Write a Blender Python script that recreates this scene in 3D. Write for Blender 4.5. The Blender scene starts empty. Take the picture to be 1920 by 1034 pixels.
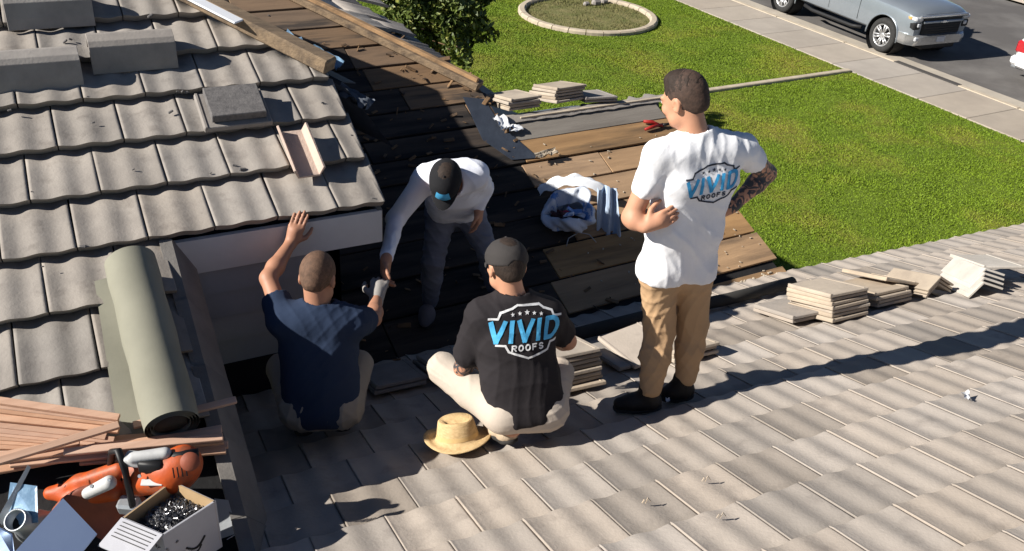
import bpy, bmesh, math, random
import numpy as np
from mathutils import Matrix, Vector
from mathutils.bvhtree import BVHTree
random.seed(7); RNG = np.random.default_rng(11)
C = bpy.context.scene.collection
sc = bpy.context.scene

# ------------------------------------------------------------------ camera, sky, sun
def cam_axes():
    th, ro, yaw = math.radians(31.0), math.radians(4.4), math.radians(-31.5)
    F = np.array([0, math.cos(th), -math.sin(th)]); X = np.array([1., 0, 0]); U = np.cross(X, F)
    X2 = X*math.cos(ro)+U*math.sin(ro); U2 = np.cross(X2, F)
    R = np.array([[math.cos(yaw), -math.sin(yaw), 0], [math.sin(yaw), math.cos(yaw), 0], [0, 0, 1]])
    return R@X2, R@U2, R@F
CX, CU, CF = cam_axes()
EYE = np.array([0, 0, 6.1]); FPX = 1680.0
cd = bpy.data.cameras.new('camera'); cam = bpy.data.objects.new('camera', cd); C.objects.link(cam)
cd.sensor_width = 36; cd.lens = 36*FPX/1920; cd.clip_end = 500; cd.clip_start = 0.05
M = Matrix.Identity(4)
for i in range(3):
    M[i][0], M[i][1], M[i][2], M[i][3] = CX[i], CU[i], -CF[i], EYE[i]
cam.matrix_world = M
sc.camera = cam
SUN = np.array([1, -0.21, -0.63]); SUN = SUN/np.linalg.norm(SUN)
w = bpy.data.worlds.new('World'); sc.world = w; w.use_nodes = True
nt = w.node_tree; sky = nt.nodes.new('ShaderNodeTexSky'); sky.sky_type = 'NISHITA'; sky.sun_disc = False
sky.sun_elevation = math.asin(-SUN[2]); sky.sun_rotation = math.atan2(-SUN[0], -SUN[1])
sky.altitude = 800; sky.air_density = .6; sky.dust_density = .12; sky.ozone_density = 1.6
nt.links.new(sky.outputs[0], nt.nodes['Background'].inputs[0]); nt.nodes['Background'].inputs[1].default_value = 0.05
sd = bpy.data.lights.new('sun', 'SUN'); sd.energy = 5.0; sd.angle = math.radians(0.5); sd.color = (1, 0.95, 0.87)
so = bpy.data.objects.new('sun', sd); C.objects.link(so); so.location = (-8, 2, 12)
so.rotation_euler = Vector(SUN).to_track_quat('-Z', 'Y').to_euler()
sc.view_settings.view_transform = 'Standard'; sc.view_settings.look = 'None'
sc.view_settings.gamma = 1; sc.view_settings.exposure = 0.84; sc.view_settings.use_curve_mapping = False

# ------------------------------------------------------------------ measuring helpers
FH = np.array([CF[0], CF[1], 0]); FH /= np.linalg.norm(FH)       # level direction away from the viewer
RH = np.array([FH[1], -FH[0], 0])                                # level direction to the right
ZZ = np.array([0, 0, 1.])
def nz(v): v = np.asarray(v, float); return v/(np.linalg.norm(v)+1e-9)
def ray(x, y): return (x-960)/FPX*CX-(y-517)/FPX*CU+CF
def hit(x, y, n, p):
    d = ray(x, y); return EYE+d*((p-EYE)@n)/(d@n)
def J(x, y, h):
    d = ray(x, y); return EYE+d*h/(d@FH)
def hof(p): return (np.asarray(p)-EYE)@FH
def proj(p):
    q = np.asarray(p, float)-EYE; return 960+FPX*(q@CX)/(q@CF), 517-FPX*(q@CU)/(q@CF)
PITCH = math.radians(21); TP = math.tan(PITCH)
def nrm(b, t):
    b = math.radians(b); n = np.array([-math.sin(b)*t, math.cos(b)*t, 1.]); return n/np.linalg.norm(n)
class Frame:                                                       # a roof slope: x along the eave, y up the slope, z out of it
    def __init__(s, o, b, t):
        s.n = nrm(b, t); s.o = np.asarray(o, float)
        r = math.radians(b); sg = -1 if t > 0 else 1
        s.ex = sg*np.array([math.cos(r), math.sin(r), 0]); s.ez = s.n; s.ey = np.cross(s.ez, s.ex)
    def at(s, x, y, lift=0):
        p = hit(x, y, s.n, s.o+s.n*lift); return p
    def loc(s, p): q = np.asarray(p)-s.o; return np.array([q@s.ex, q@s.ey, q@s.ez])
    def w(s, x, y, z=0): return s.o+s.ex*x+s.ey*y+s.ez*z
    def mat(s, x=0, y=0, z=0, rot=0, tiltx=0, tilty=0):
        m = Matrix.Identity(4); p = s.w(x, y, z)
        for i in range(3): m[i][0], m[i][1], m[i][2], m[i][3] = s.ex[i], s.ey[i], s.ez[i], p[i]
        return m @ Matrix.Rotation(rot, 4, 'Z') @ Matrix.Rotation(tiltx, 4, 'X') @ Matrix.Rotation(tilty, 4, 'Y')
foot = EYE+ray(1228, 765)*4.62
_f1 = Frame(foot, -5, TP)
F1 = Frame(_f1.at(1490, 517), -5, TP)             # flat slope in front
F2 = Frame(F1.at(1490, 525)-0.02*ZZ, 0, -TP)      # stripped slope with boards
_d = ray(713, 400); C3 = EYE+_d*3.9/_d[1]
F3 = Frame(C3, -2.5, -TP)                          # wavy slope at the left, origin at its eave corner
GZ = np.array([0, 0, 0.])
def G(x, y, z=0.): return hit(x, y, ZZ, np.array([0, 0, z]))

# ------------------------------------------------------------------ object helpers
def setp(o, label=None, cat=None, group=None, kind=None):
    if label: o['label'] = label
    if cat: o['category'] = cat
    if group: o['group'] = group
    if kind: o['kind'] = kind
    return o
def empty(name, loc, label, cat, group=None, kind=None):
    o = bpy.data.objects.new(name, None); C.objects.link(o); o.location = Vector([float(v) for v in loc]); o.empty_display_size = .1
    return setp(o, label, cat, group, kind)
def wm(o):
    m = o.matrix_basis.copy(); p = o.parent
    while p:
        m = p.matrix_basis @ o.matrix_parent_inverse @ m; o = p; p = o.parent
    return m
def attach(o, parent):
    if parent is not None:
        o.parent = parent; o.matrix_parent_inverse = wm(parent).inverted()
def mesh(name, V, F, mat=None, smooth=False, autos=None):
    me = bpy.data.meshes.new(name)
    me.from_pydata([tuple(map(float, v)) for v in V], [], [tuple(int(i) for i in f) for f in F])
    if mat: me.materials.append(mat)
    if smooth: me.shade_smooth()
    me.update(); return me
def mobj(name, me, M4, parent=None):
    o = bpy.data.objects.new(name, me); C.objects.link(o); o.matrix_basis = M4; attach(o, parent); return o
def part(name, V, F, mat, parent=None, smooth=False, **kw):
    V = np.asarray(V, float); c = (V.min(0)+V.max(0))/2; c[2] = V[:, 2].min()
    me = mesh(name, V-c, F, mat, smooth)
    return setp(mobj(name, me, Matrix.Translation(Vector(c)), parent), **kw)
class MB:                                                          # collects shapes into one mesh
    def __init__(s): s.V = []; s.F = []; s.n = 0
    def add(s, V, F):
        V = np.asarray(V, float).reshape(-1, 3); s.V.append(V); s.F += [tuple(int(i)+s.n for i in f) for f in F]; s.n += len(V); return s
    def box(s, a, b, M4=None):
        a = np.asarray(a, float); b = np.asarray(b, float)
        V = np.array([[x, y, z] for x in (a[0], b[0]) for y in (a[1], b[1]) for z in (a[2], b[2])])
        F = [(0, 1, 3, 2), (4, 6, 7, 5), (0, 4, 5, 1), (2, 3, 7, 6), (0, 2, 6, 4), (1, 5, 7, 3)]
        if M4 is not None: V = xf(V, M4)
        return s.add(V, F)
    def bev(s, a, b, r, M4=None):                                   # box with chamfered edges
        a = np.minimum(a, b).astype(float) if False else np.asarray(a, float); b = np.asarray(b, float)
        c = (a+b)/2; h = (b-a)/2; r = min(r, *(h*.98)); V = []; idx = {}
        for sx in (-1, 1):
            for sy in (-1, 1):
                for sz in (-1, 1):
                    for ax in range(3):
                        d = h-r; d = d.copy(); d[ax] = h[ax]; idx[(sx, sy, sz, ax)] = len(V); V.append(c+d*np.array([sx, sy, sz]))
        F = []
        for ax in range(3):
            o1, o2 = [i for i in range(3) if i != ax]
            for sg in (-1, 1):
                q = []
                for s1, s2 in ((-1, -1), (1, -1), (1, 1), (-1, 1)):
                    k = [0, 0, 0]; k[ax] = sg; k[o1] = s1; k[o2] = s2; q.append(idx[(*k, ax)])
                F.append(q)
            for s1 in (-1, 1):
                for s2 in (-1, 1):
                    q = []
                    for sg, axx in ((-1, o1), (1, o1), (1, o2), (-1, o2)):
                        k = [0, 0, 0]; k[ax] = sg; k[o1] = s1; k[o2] = s2; q.append(idx[(*k, axx)])
                    F.append(q)
        for sx in (-1, 1):
            for sy in (-1, 1):
                for sz in (-1, 1): F.append([idx[(sx, sy, sz, i)] for i in range(3)])
        V = np.array(V)
        # orient faces outwards
        G2 = []
        for f in F:
            p = V[f]; nn = np.cross(p[1]-p[0], p[2]-p[0])
            G2.append(f if nn@(p.mean(0)-c) > 0 else f[::-1])
        if M4 is not None: V = xf(V, M4)
        return s.add(V, G2)
    def tube(s, pts, r, n=10, cap=True):
        pts = [np.asarray(p, float) for p in pts]; rr = r if hasattr(r, '__len__') else [r]*len(pts); V = []; F = []
        ref = np.array([0.13, 0.27, 0.95])
        for i, p in enumerate(pts):
            t = (pts[min(i+1, len(pts)-1)]-pts[max(i-1, 0)]); t /= np.linalg.norm(t)+1e-9
            a = np.cross(t, ref); a /= np.linalg.norm(a)+1e-9; b = np.cross(t, a)
            for k in range(n):
                an = 2*math.pi*k/n; V.append(p+rr[i]*(a*math.cos(an)+b*math.sin(an)))
        for i in range(len(pts)-1):
            for k in range(n):
                k2 = (k+1) % n; F.append((i*n+k, (i+1)*n+k, (i+1)*n+k2, i*n+k2))
        if cap: F.append(tuple(range(n))); F.append(tuple(range((len(pts)-1)*n, len(pts)*n))[::-1])
        return s.add(V, F)
    def lathe(s, prof, o, ax, n=24):                                # prof: (radius, height) along axis ax from o
        ax = np.asarray(ax, float); ax /= np.linalg.norm(ax); a = np.cross(ax, [0.3, 0.9, 0.11]); a /= np.linalg.norm(a); b = np.cross(ax, a)
        V = []; F = []
        for r, h in prof:
            for k in range(n):
                an = 2*math.pi*k/n; V.append(np.asarray(o)+ax*h+r*(a*math.cos(an)+b*math.sin(an)))
        for i in range(len(prof)-1):
            for k in range(n):
                k2 = (k+1) % n; F.append((i*n+k, i*n+k2, (i+1)*n+k2, (i+1)*n+k))
        return s.add(V, F)
    def prism(s, poly, o, e1, e2, e3):                              # polygon in (e1,e2) swept by e3
        P = [np.asarray(o)+np.asarray(e1)*a+np.asarray(e2)*b for a, b in poly]; n = len(P)
        V = P+[p+np.asarray(e3) for p in P]
        F = [tuple(range(n))[::-1], tuple(range(n, 2*n))]+[(i, (i+1) % n, n+(i+1) % n, n+i) for i in range(n)]
        return s.add(V, F)
    def out(s, name, mat, parent=None, smooth=False, **kw):
        return part(name, np.vstack(s.V), s.F, mat, parent, smooth, **kw)
def xf(V, M4): M4 = np.array(M4); return np.asarray(V)@M4[:3, :3].T+M4[:3, 3]
def basis(o, ex, ey, ez=None):
    ex = np.asarray(ex, float); ex = ex/np.linalg.norm(ex); ey = np.asarray(ey, float); ey = ey-ex*(ey@ex); ey /= np.linalg.norm(ey)
    ez = np.cross(ex, ey); m = np.eye(4); m[:3, 0], m[:3, 1], m[:3, 2], m[:3, 3] = ex, ey, ez, o; return m

# ------------------------------------------------------------------ materials
def mat(name, c1, c2=None, scale=8, rough=.85, bump=0, bscale=None, rnd=0, metal=0, stretch=(1, 1, 1), spec=.3, detail=6, c3=None, s3=1.5, t3=(.55, .75), coat=0, world=False, bdist=.01):
    m = bpy.data.materials.new(name); m.use_nodes = True; N = m.node_tree.nodes; L = m.node_tree.links; b = N['Principled BSDF']
    b.inputs['Roughness'].default_value = rough; b.inputs['Metallic'].default_value = metal; b.inputs['Specular IOR Level'].default_value = spec
    b.inputs['Coat Weight'].default_value = coat
    tc = N.new('ShaderNodeTexCoord'); mp = N.new('ShaderNodeMapping'); mp.inputs['Scale'].default_value = stretch
    if world:
        ge = N.new('ShaderNodeNewGeometry'); src = ge.outputs['Position']
    else: src = tc.outputs['Object']
    oi = N.new('ShaderNodeObjectInfo'); ad = N.new('ShaderNodeVectorMath'); ad.operation = 'ADD'
    ml = N.new('ShaderNodeMath'); ml.operation = 'MULTIPLY'; ml.inputs[1].default_value = 0 if world else 37.0
    L.new(oi.outputs['Random'], ml.inputs[0]); L.new(src, ad.inputs[0]); L.new(ml.outputs[0], ad.inputs[1]); L.new(ad.outputs[0], mp.inputs[0])
    def noise(s, d=detail):
        n = N.new('ShaderNodeTexNoise'); n.inputs['Scale'].default_value = s; n.inputs['Detail'].default_value = d; n.inputs['Roughness'].default_value = .6
        L.new(mp.outputs[0], n.inputs['Vector']); return n
    c2 = c2 or tuple(v*.75 for v in c1)
    n = noise(scale); r = N.new('ShaderNodeValToRGB'); r.color_ramp.elements[0].position = .3; r.color_ramp.elements[1].position = .7
    r.color_ramp.elements[0].color = (*c2, 1); r.color_ramp.elements[1].color = (*c1, 1); L.new(n.outputs[0], r.inputs[0]); col = r.outputs[0]
    if c3:
        n3 = noise(s3, 5); r3 = N.new('ShaderNodeMapRange'); r3.inputs[1].default_value, r3.inputs[2].default_value = t3
        mx = N.new('ShaderNodeMixRGB'); mx.inputs[2].default_value = (*c3, 1); L.new(n3.outputs[0], r3.inputs[0]); L.new(r3.outputs[0], mx.inputs[0]); L.new(col, mx.inputs[1]); col = mx.outputs[0]
    if rnd:
        h = N.new('ShaderNodeHueSaturation'); mr = N.new('ShaderNodeMapRange'); mr.inputs[3].default_value = 1+rnd*.35; mr.inputs[4].default_value = 1-rnd*1.6
        pw = N.new('ShaderNodeMath'); pw.operation = 'POWER'; pw.inputs[1].default_value = 2.6; L.new(oi.outputs['Random'], pw.inputs[0]); L.new(pw.outputs[0], mr.inputs[0]); L.new(mr.outputs[0], h.inputs['Value']); L.new(col, h.inputs['Color'])
        fr = N.new('ShaderNodeMath'); fr.operation = 'MULTIPLY'; fr.inputs[1].default_value = 7.31; fm = N.new('ShaderNodeMath'); fm.operation = 'FRACT'
        L.new(oi.outputs['Random'], fr.inputs[0]); L.new(fr.outputs[0], fm.inputs[0]); mh = N.new('ShaderNodeMapRange'); mh.inputs[3].default_value = .82; mh.inputs[4].default_value = 1.12
        L.new(fm.outputs[0], mh.inputs[0]); L.new(mh.outputs[0], h.inputs['Saturation']); col = h.outputs[0]
    L.new(col, b.inputs['Base Color'])
    if bump:
        nb = noise(bscale or scale*6, 8); bp = N.new('ShaderNodeBump'); bp.inputs['Strength'].default_value = bump; bp.inputs['Distance'].default_value = bdist
        L.new(nb.outputs[0], bp.inputs['Height']); L.new(bp.outputs[0], b.inputs['Normal'])
    return m
m_tile = mat('grey_beige_concrete', (.385, .335, .288), (.325, .283, .243), 5, .95, .5, 60, rnd=.20, c3=(.21, .18, .158), s3=7, t3=(.56, .85), bdist=.004)
m_tile3 = mat('grey_beige_wavy_concrete', (.325, .292, .258), (.245, .22, .196), 6, .95, .45, 60, rnd=.10, c3=(.15, .13, .115), s3=9, t3=(.55, .85), bdist=.004)
m_rake = mat('grey_rake_concrete', (.20, .185, .17), (.14, .13, .12), 7, .95, .5, 70, rnd=.06, bdist=.004)
m_cap = mat('grey_cap_concrete', (.30, .275, .25), (.22, .20, .185), 7, .95, .5, 70, rnd=.06, bdist=.004)
m_dtile = mat('dark_speckled_concrete', (.16, .15, .145), (.09, .085, .085), 40, .95, .6, 90, bdist=.004)
m_paletile = mat('pale_tan_concrete', (.43, .36, .28), (.30, .25, .20), 6, .95, .35, 60, rnd=.1, bdist=.004)
m_whitetile = mat('white_concrete', (.52, .48, .43), (.38, .35, .31), 6, .95, .3, 60, rnd=.05, bdist=.004)
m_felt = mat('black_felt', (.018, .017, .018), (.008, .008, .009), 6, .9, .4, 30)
m_boardd = mat('painted_shade_board', (.070, .050, .036), (.026, .020, .017), 3, .9, .5, 22, rnd=.2, stretch=(.35, 3, 3), c3=(.012, .011, .011), s3=2.5, t3=(.45, .6), bdist=.006)  # same boards, near-black: the deck's shadow is put into their colour
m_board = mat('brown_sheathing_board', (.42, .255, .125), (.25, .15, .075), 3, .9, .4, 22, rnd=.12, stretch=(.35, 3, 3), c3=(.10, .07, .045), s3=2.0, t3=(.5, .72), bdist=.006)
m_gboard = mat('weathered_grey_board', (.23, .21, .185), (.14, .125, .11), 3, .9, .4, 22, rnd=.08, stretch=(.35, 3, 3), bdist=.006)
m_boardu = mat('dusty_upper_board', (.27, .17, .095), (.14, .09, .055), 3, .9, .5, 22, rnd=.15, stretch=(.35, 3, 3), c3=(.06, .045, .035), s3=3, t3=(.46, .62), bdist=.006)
m_beam = mat('weathered_beam', (.28, .20, .125), (.13, .095, .065), 7, .9, .6, 30, stretch=(.12, 3, 3), c3=(.08, .06, .045), s3=3, t3=(.5, .7), bdist=.008)
m_lath = mat('pink_cedar_lath', (.62, .40, .28), (.46, .27, .18), 5, .75, .25, 30, rnd=.14, stretch=(.3, 4, 4), bdist=.004)
m_white = mat('white_trim_paint', (.54, .55, .56), (.46, .465, .47), 4, .7, .1, 20)
m_wall = mat('grey_painted_siding', (.28, .29, .315), (.24, .25, .27), 3, .8, .15, 25)
m_stucco = mat('tan_stucco', (.45, .39, .31), (.38, .33, .26), 20, .95, .4, 60)
m_grass = mat('grass_ground', (.12, .17, .010), (.09, .135, .008), .9, .95, .6, 30, c3=(.19, .17, .03), s3=.45, t3=(.48, .68), world=True, bdist=.05)
m_blade = mat('grass_blade', (.150, .225, .010), (.112, .175, .008), .8, .7, 0, c3=(.215, .24, .022), s3=.45, t3=(.48, .72), world=True)
m_dry = mat('dry_grass', (.20, .175, .075), (.11, .12, .035), 3, .9, .5, 40, world=True, bdist=.03)
m_conc = mat('sidewalk_concrete', (.38, .33, .275), (.32, .28, .235), 2, .95, .2, 50, c3=(.29, .25, .21), s3=.8, t3=(.5, .8), world=True, rnd=.05, bdist=.004)
m_gutter = mat('gutter_concrete', (.43, .385, .32), (.33, .295, .25), 2, .95, .2, 50, world=True, rnd=.04, bdist=.004)
m_asph = mat('asphalt', (.115, .106, .10), (.085, .079, .076), 60, .95, .4, 140, c3=(.17, .16, .15), s3=.5, t3=(.45, .7), world=True, bdist=.006)
m_edge = mat('concrete_edging', (.48, .41, .31), (.36, .30, .23), 5, .95, .3, 40, world=True, bdist=.006)
m_rolls = mat('olive_felt_paper', (.235, .228, .178), (.185, .18, .14), 3, .85, .15, 50, bdist=.003)
m_rolld = mat('dark_felt_core', (.05, .047, .042), (.035, .033, .03), 8, .9)
m_black = mat('black_plastic', (.012, .012, .013), (.009, .009, .01), 8, .5, .1, 20)
m_alu = mat('galvanised_sheet', (.50, .62, .85), (.40, .52, .76), 2, .30, .15, 6, metal=.75)
m_zinc = mat('dull_flashing', (.42, .44, .46), (.33, .35, .37), 3, .45, .2, 10, metal=.6)
m_whitemetal = mat('white_sheet_metal', (.85, .86, .88), (.78, .80, .83), 3, .4, .1, 10)
m_valley = mat('dark_valley_sheet', (.035, .045, .065), (.02, .026, .04), 5, .75, .4, 16)
m_tarp = mat('blue_plastic_film', (.22, .36, .50), (.10, .18, .30), 9, .35, .6, 14)
m_under = mat('slate_blue_underlay', (.10, .115, .14), (.06, .07, .09), 5, .7, .5, 16)
# ------------------------------------------------------------------ ground
def slab(name, x0, x1, y0, y1, z, mt, th=.1, **kw):
    b = MB(); b.box((x0, y0, z-th), (x1, y1, z)); return b.out(name, mt, **kw)
XW, XC = 16.96, 18.65
slab('lawn', -40, XW, -40, 60, 0, m_grass, kind='structure', label='green front lawn below the roof')
slab('road', XC+.15, 28.5, -40, 60, -.125, m_asph, kind='structure', label='grey asphalt street')
slab('far_lawn', 30.4, 70, -40, 60, 0, m_grass, kind='structure')
slab('far_sidewalk', 28.6, 30.4, -40, 60, .01, m_conc, kind='structure')
slab('earth', -150, 150, -150, 150, -.35, m_grass, kind='structure')
sw = slab('sidewalk', XW, XC-.02, -40, 60, -.03, m_gutter, kind='structure', label='concrete sidewalk between lawn and street')
me = None
for i in range(40):
    y0 = -14+i*1.22
    b = MB(); b.bev((XW+.004, y0+.006, -.05), (XC-.03, y0+1.214, .022), .008)
    b.out('paving_slab', m_conc, sw)
kb = slab('kerb', XC-.016, XC+.14, -40, 60, -.06, m_gutter, kind='structure', label='concrete kerb along the street')
for i in range(24):
    y0 = -14+i*2.44; b = MB(); b.bev((XC-.015, y0+.005, -.2), (XC+.15, y0+2.435, .026), .025); b.out('kerb_stone', m_edge, kb)
gt = slab('gutter', XC+.15, XC+.95, -40, 60, -.118, m_gutter, kind='structure', label='pale concrete gutter')
b = MB(); b.bev((XC-.02, 11.9, -.11), (XC+.16, 13.7, .031), .01); dr = b.out('kerb_drain', mat('dark_iron_drain', (.075, .068, .062), (.05, .046, .042), 20, .8), label='dark storm drain inlet set in the kerb', cat='drain')
b = MB(); b.bev((11, 13.47, -.05), (XW-.01, 13.61, .06), .015); b.bev((5.2, 13.47, -.05), (10.99, 13.61, .06), .015)
b.out('lawn_edging', m_edge, label='thin straight concrete strip dividing the two lawns', cat='edging')
# ring border of cast edging pieces
rc = np.array([13.52, 19.3]); rr = 1.72
rg = empty('ring_border', (*rc, 0), 'round concrete border set in the far lawn around sparse dry grass', 'border')
for k in range(26):
    a0 = 2*math.pi*k/26; V = []; F = []
    for j in range(4):
        a = a0+(2*math.pi/26-.012)*j/3
        for r_, z in ((rr-.10, -.02), (rr-.10, .07), (rr-.06, .10), (rr+.06, .10), (rr+.10, .07), (rr+.10, -.02)):
            V.append((rc[0]+r_*math.cos(a), rc[1]+r_*math.sin(a)*1.0, z))
    for j in range(3):
        for q in range(5): F.append((j*6+q, j*6+q+1, (j+1)*6+q+1, (j+1)*6+q))
    F += [tuple(range(6))[::-1], tuple(range(18, 24))]
    part('edging_piece', V, F, m_edge, rg)
V = [(rc[0], rc[1], .03)]+[(rc[0]+(rr-.11)*math.cos(a), rc[1]+(rr-.11)*math.sin(a), .012) for a in np.linspace(0, 2*math.pi, 40, endpoint=False)]
part('dry_grass_patch', V, [(0, 1+k, 1+(k+1) % 40) for k in range(40)], m_dry, None, kind='structure', label='thin dry grass and soil inside the round border')
rp = G(1118, 4, .1)
for k, (dx, dy, s) in enumerate(((0, 0, .13), (.34, .1, .10), (-.3, .02, .09))):
    b = MB(); b.bev((rp[0]+dx-s, rp[1]+dy-s*.7, 0), (rp[0]+dx+s, rp[1]+dy+s*.7, s*1.3), s*.4)
    b.out('rock', m_cap, smooth=False, label=['largest grey rock in the round lawn border', 'grey rock at the right of the largest rock in the round border', 'small grey rock at the left of the largest rock in the round border'][k], cat='rock', group='rocks inside the round border')
# grass blades (stuff)
def blades(name, n, box, hmin, hmax, mt, keep, label, wd=.012):
    x = RNG.uniform(box[0], box[1], n); y = RNG.uniform(box[2], box[3], n); k = keep(x, y); x, y = x[k], y[k]; n = len(x)
    cl = np.sin(x*2.3+1.3*np.sin(y*1.9))*np.sin(y*2.9+np.sin(x*3.1)*1.2)
    h = RNG.uniform(hmin, hmax, n)*(1+.35*cl); an = RNG.uniform(0, 6.283, n); le = RNG.uniform(.1, .9, n)*h; la = RNG.uniform(0, 6.283, n)
    V = np.zeros((n, 3, 3), np.float32); wx, wy = np.cos(an)*wd, np.sin(an)*wd
    V[:, 0] = np.c_[x-wx, y-wy, np.zeros(n)]; V[:, 1] = np.c_[x+wx, y+wy, np.zeros(n)]; V[:, 2] = np.c_[x+le*np.cos(la), y+le*np.sin(la), h]
    me = bpy.data.meshes.new(name); me.vertices.add(3*n); me.vertices.foreach_set('co', V.ravel()); me.loops.add(3*n); me.loops.foreach_set('vertex_index', np.arange(3*n, dtype=np.int32))
    me.polygons.add(n); me.polygons.foreach_set('loop_start', np.arange(0, 3*n, 3, dtype=np.int32)); me.update(); me.validate(); me.materials.append(mt)
    o = bpy.data.objects.new(name, me); C.objects.link(o); return setp(o, label, None, None, 'stuff')
inring = lambda x, y: (x-rc[0])**2+(y-rc[1])**2 < (rr+.1)**2
blades('grass', 520000, (4.0, XW+.02, 4, 30), .012, .026, m_blade, lambda x, y: ~inring(x, y) & ~((y > 13.45) & (y < 13.63)) & (y > 4.5+(x-7)*.2) & (y < 17+(x-5)*1.6), 'short mown lawn grass')
blades('dry_grass', 9000, (rc[0]-rr, rc[0]+rr, rc[1]-rr, rc[1]+rr), .03, .07, m_dry, lambda x, y: (x-rc[0])**2+(y-rc[1])**2 < (rr-.12)**2, 'sparse dry grass inside the round border')

# ------------------------------------------------------------------ the house
house = empty('house', (3, 0, 0), 'single storey house with tan concrete tile roofs partly stripped to boards', 'house')
TW, TE = .30, .33
def tile_me(name, mt, w=TW, L=.40, A=.004, th=.03, tail=.055, head=.025, lip=.006, nx=16, flip=False, waves=2, gap=.003):
    V = []; xs = np.linspace(gap, w-gap, nx+1); ys = [0, .02, L*.5, L]; n = nx+1; m = len(ys)
    def zt(x, y, yi=1):
        u = x/w; z = tail+(head-tail)*y/L+A*math.cos(2*math.pi*waves*u); v = (1-u) if not flip else u
        return z+(lip*max(0, 1-v*20) if lip > 0 else 0)-(.003 if yi == 0 else 0)
    for top in (1, 0):
        for yi, y in enumerate(ys):
            for x in xs: V.append((x, y if top else max(y, .022), zt(x, y, yi) if top else zt(x, y)-th))
    for x in xs: V.append((x, 0, zt(x, 0, 0)))                       # separate rows keep the front edge crisp
    for x in xs: V.append((x, .022, zt(x, .022)-th))
    F = []
    for j in range(m-1):
        for i in range(nx):
            a = j*n+i; F.append((a, a+1, a+n+1, a+n)); a += m*n; F.append((a, a+n, a+n+1, a+1))
    for i in range(nx):
        a = 2*m*n+i; F.append((a, a+n, a+n+1, a+1)); a = (m-1)*n+i; F.append((a, a+1, m*n+a+1, m*n+a))
    for j in range(m-1):
        a = j*n; F.append((a, a+n, m*n+a+n, m*n+a)); a += nx; F.append((a, m*n+a, m*n+a+n, a+n))
    me = mesh(name, V, F, mt)
    for p in me.polygons: p.use_smooth = p.normal.z > .7
    return me
def clip_me(me, planes):                                           # keep the side each normal points to
    bm = bmesh.new(); bm.from_mesh(me)
    for co, no in planes:
        r = bmesh.ops.bisect_plane(bm, geom=bm.verts[:]+bm.edges[:]+bm.faces[:], plane_co=co, plane_no=no, clear_inner=True)
        e = [x for x in r['geom_cut'] if isinstance(x, bmesh.types.BMEdge)]
        if e:
            try: bmesh.ops.contextual_create(bm, geom=e)
            except Exception: pass
    n = len(bm.faces); o = None
    if n > 4: o = me.copy(); bm.to_mesh(o)
    bm.free(); return o
def infr(p, m=40):
    q = np.asarray(p)-EYE
    if q@CF < .3: return False
    x, y = proj(p); return -m < x < 1920+m and -m < y < 1034+m
# ---- slope in front (flat slope)
b = MB(); b.prism([(-4.2, .03), (5.0, .03), (5.0, 5.6), (-4.2, 5.6)], F1.w(0, 0, -.10), F1.ex, F1.ey, F1.ez*.10)
roofA = b.out('tiled_roof', m_under, house, label='intact tan tile slope in the foreground')
flat = tile_me('roof_tile', m_tile, A=.0042, th=.028, lip=.0048, nx=36, gap=.0012)
stuffV = MB()
flatV = np.array([v.co[:] for v in flat.vertices]); flatF = [p.vertices[:] for p in flat.polygons]
flats = []
for j in range(0, 16):
    off = (j % 2)*.15+random.uniform(-.004, .004)
    for i in range(-14, 17):
        x = i*TW+off+.03; y = j*TE
        if x < -4.2 or x > 4.85: continue
        c = F1.w(x+.15, y+.17, .05)
        vis = infr(c, 90)
        mm = F1.mat(x, y, 0.0+random.uniform(0, .002), random.uniform(-.004, .004), 0, random.uniform(-.006, .004))
        if vis:
            mobj('roof_tile', flat, mm, roofA); flats.append(c)
        else: stuffV.add(xf(flatV, mm), flatF)
stuffV.out('hidden_tiles', m_tile, roofA, kind='stuff')
# ---- slope at left (wavy tiles)
HA, HB = F3.loc(F3.at(616, 158))[:2], F3.loc(F3.at(300, -3))[:2]      # hip line
hd = (HB-HA)/np.linalg.norm(HB-HA); hn = Vector((-hd[1], hd[0], 0)); hn = hn if hn.x < 0 else -hn
HC = HA+hd*3.2
XR = -1.07
b = MB()
b.prism([(-3.6, -3), (XR, -3), (XR, -.02), (-3.6, -.02)], F3.w(0, 0, -.06), F3.ex, F3.ey, F3.ez*.06)
b.prism([(-3.6, 0), (-.06, 0), (0.0, .3), (.02, 1.02), (HC[0], HC[1]), (-3.6, HC[1])], F3.w(0, 0, -.06), F3.ex, F3.ey, F3.ez*.06)
roofB = b.out('wavy_tile_roof', m_felt, house, label='raised slope of wavy tan tiles at the left')
wavy = tile_me('wavy_tile', m_tile3, A=.0056, th=.054, tail=.094, head=.037, lip=0, nx=20)
joint0 = {0: -.835, 1: -.98, -1: -.90}
for j in range(-3, 12):
    off = -.835+(.15 if j % 2 else 0)+random.uniform(-.012, .012)
    for i in range(-10, 5):
        x = off+i*TW; y = j*TE
        if x < -3.5: continue
        pl = []
        if j < 0:
            if x > XR-.06: continue
            if x+TW > XR: pl.append(((XR-x, 0, 0), (-1, 0, 0)))
        else:
            if x > .12: continue
            if x+TW > 0: pl.append(((.015-x, 0, 0), (-.997, .08, 0)))
            pl.append(((HA[0]-x, HA[1]-y, 0), hn))
        m_ = wavy
        if j >= 0 and (x+TW > 0 or (Vector((x+TW-HA[0], y+.4-HA[1], 0)).dot(hn) < 0)):
            m_ = clip_me(wavy, [(c, n) for c, n in pl])
            if m_ is None: continue
        elif j < 0 and pl: m_ = clip_me(wavy, pl)
        if m_ is None: continue
        mobj('wavy_tile', m_, F3.mat(x, y, random.uniform(0, .003), random.uniform(-.008, .008), 0, random.uniform(-.006, .006)), roofB)
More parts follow.
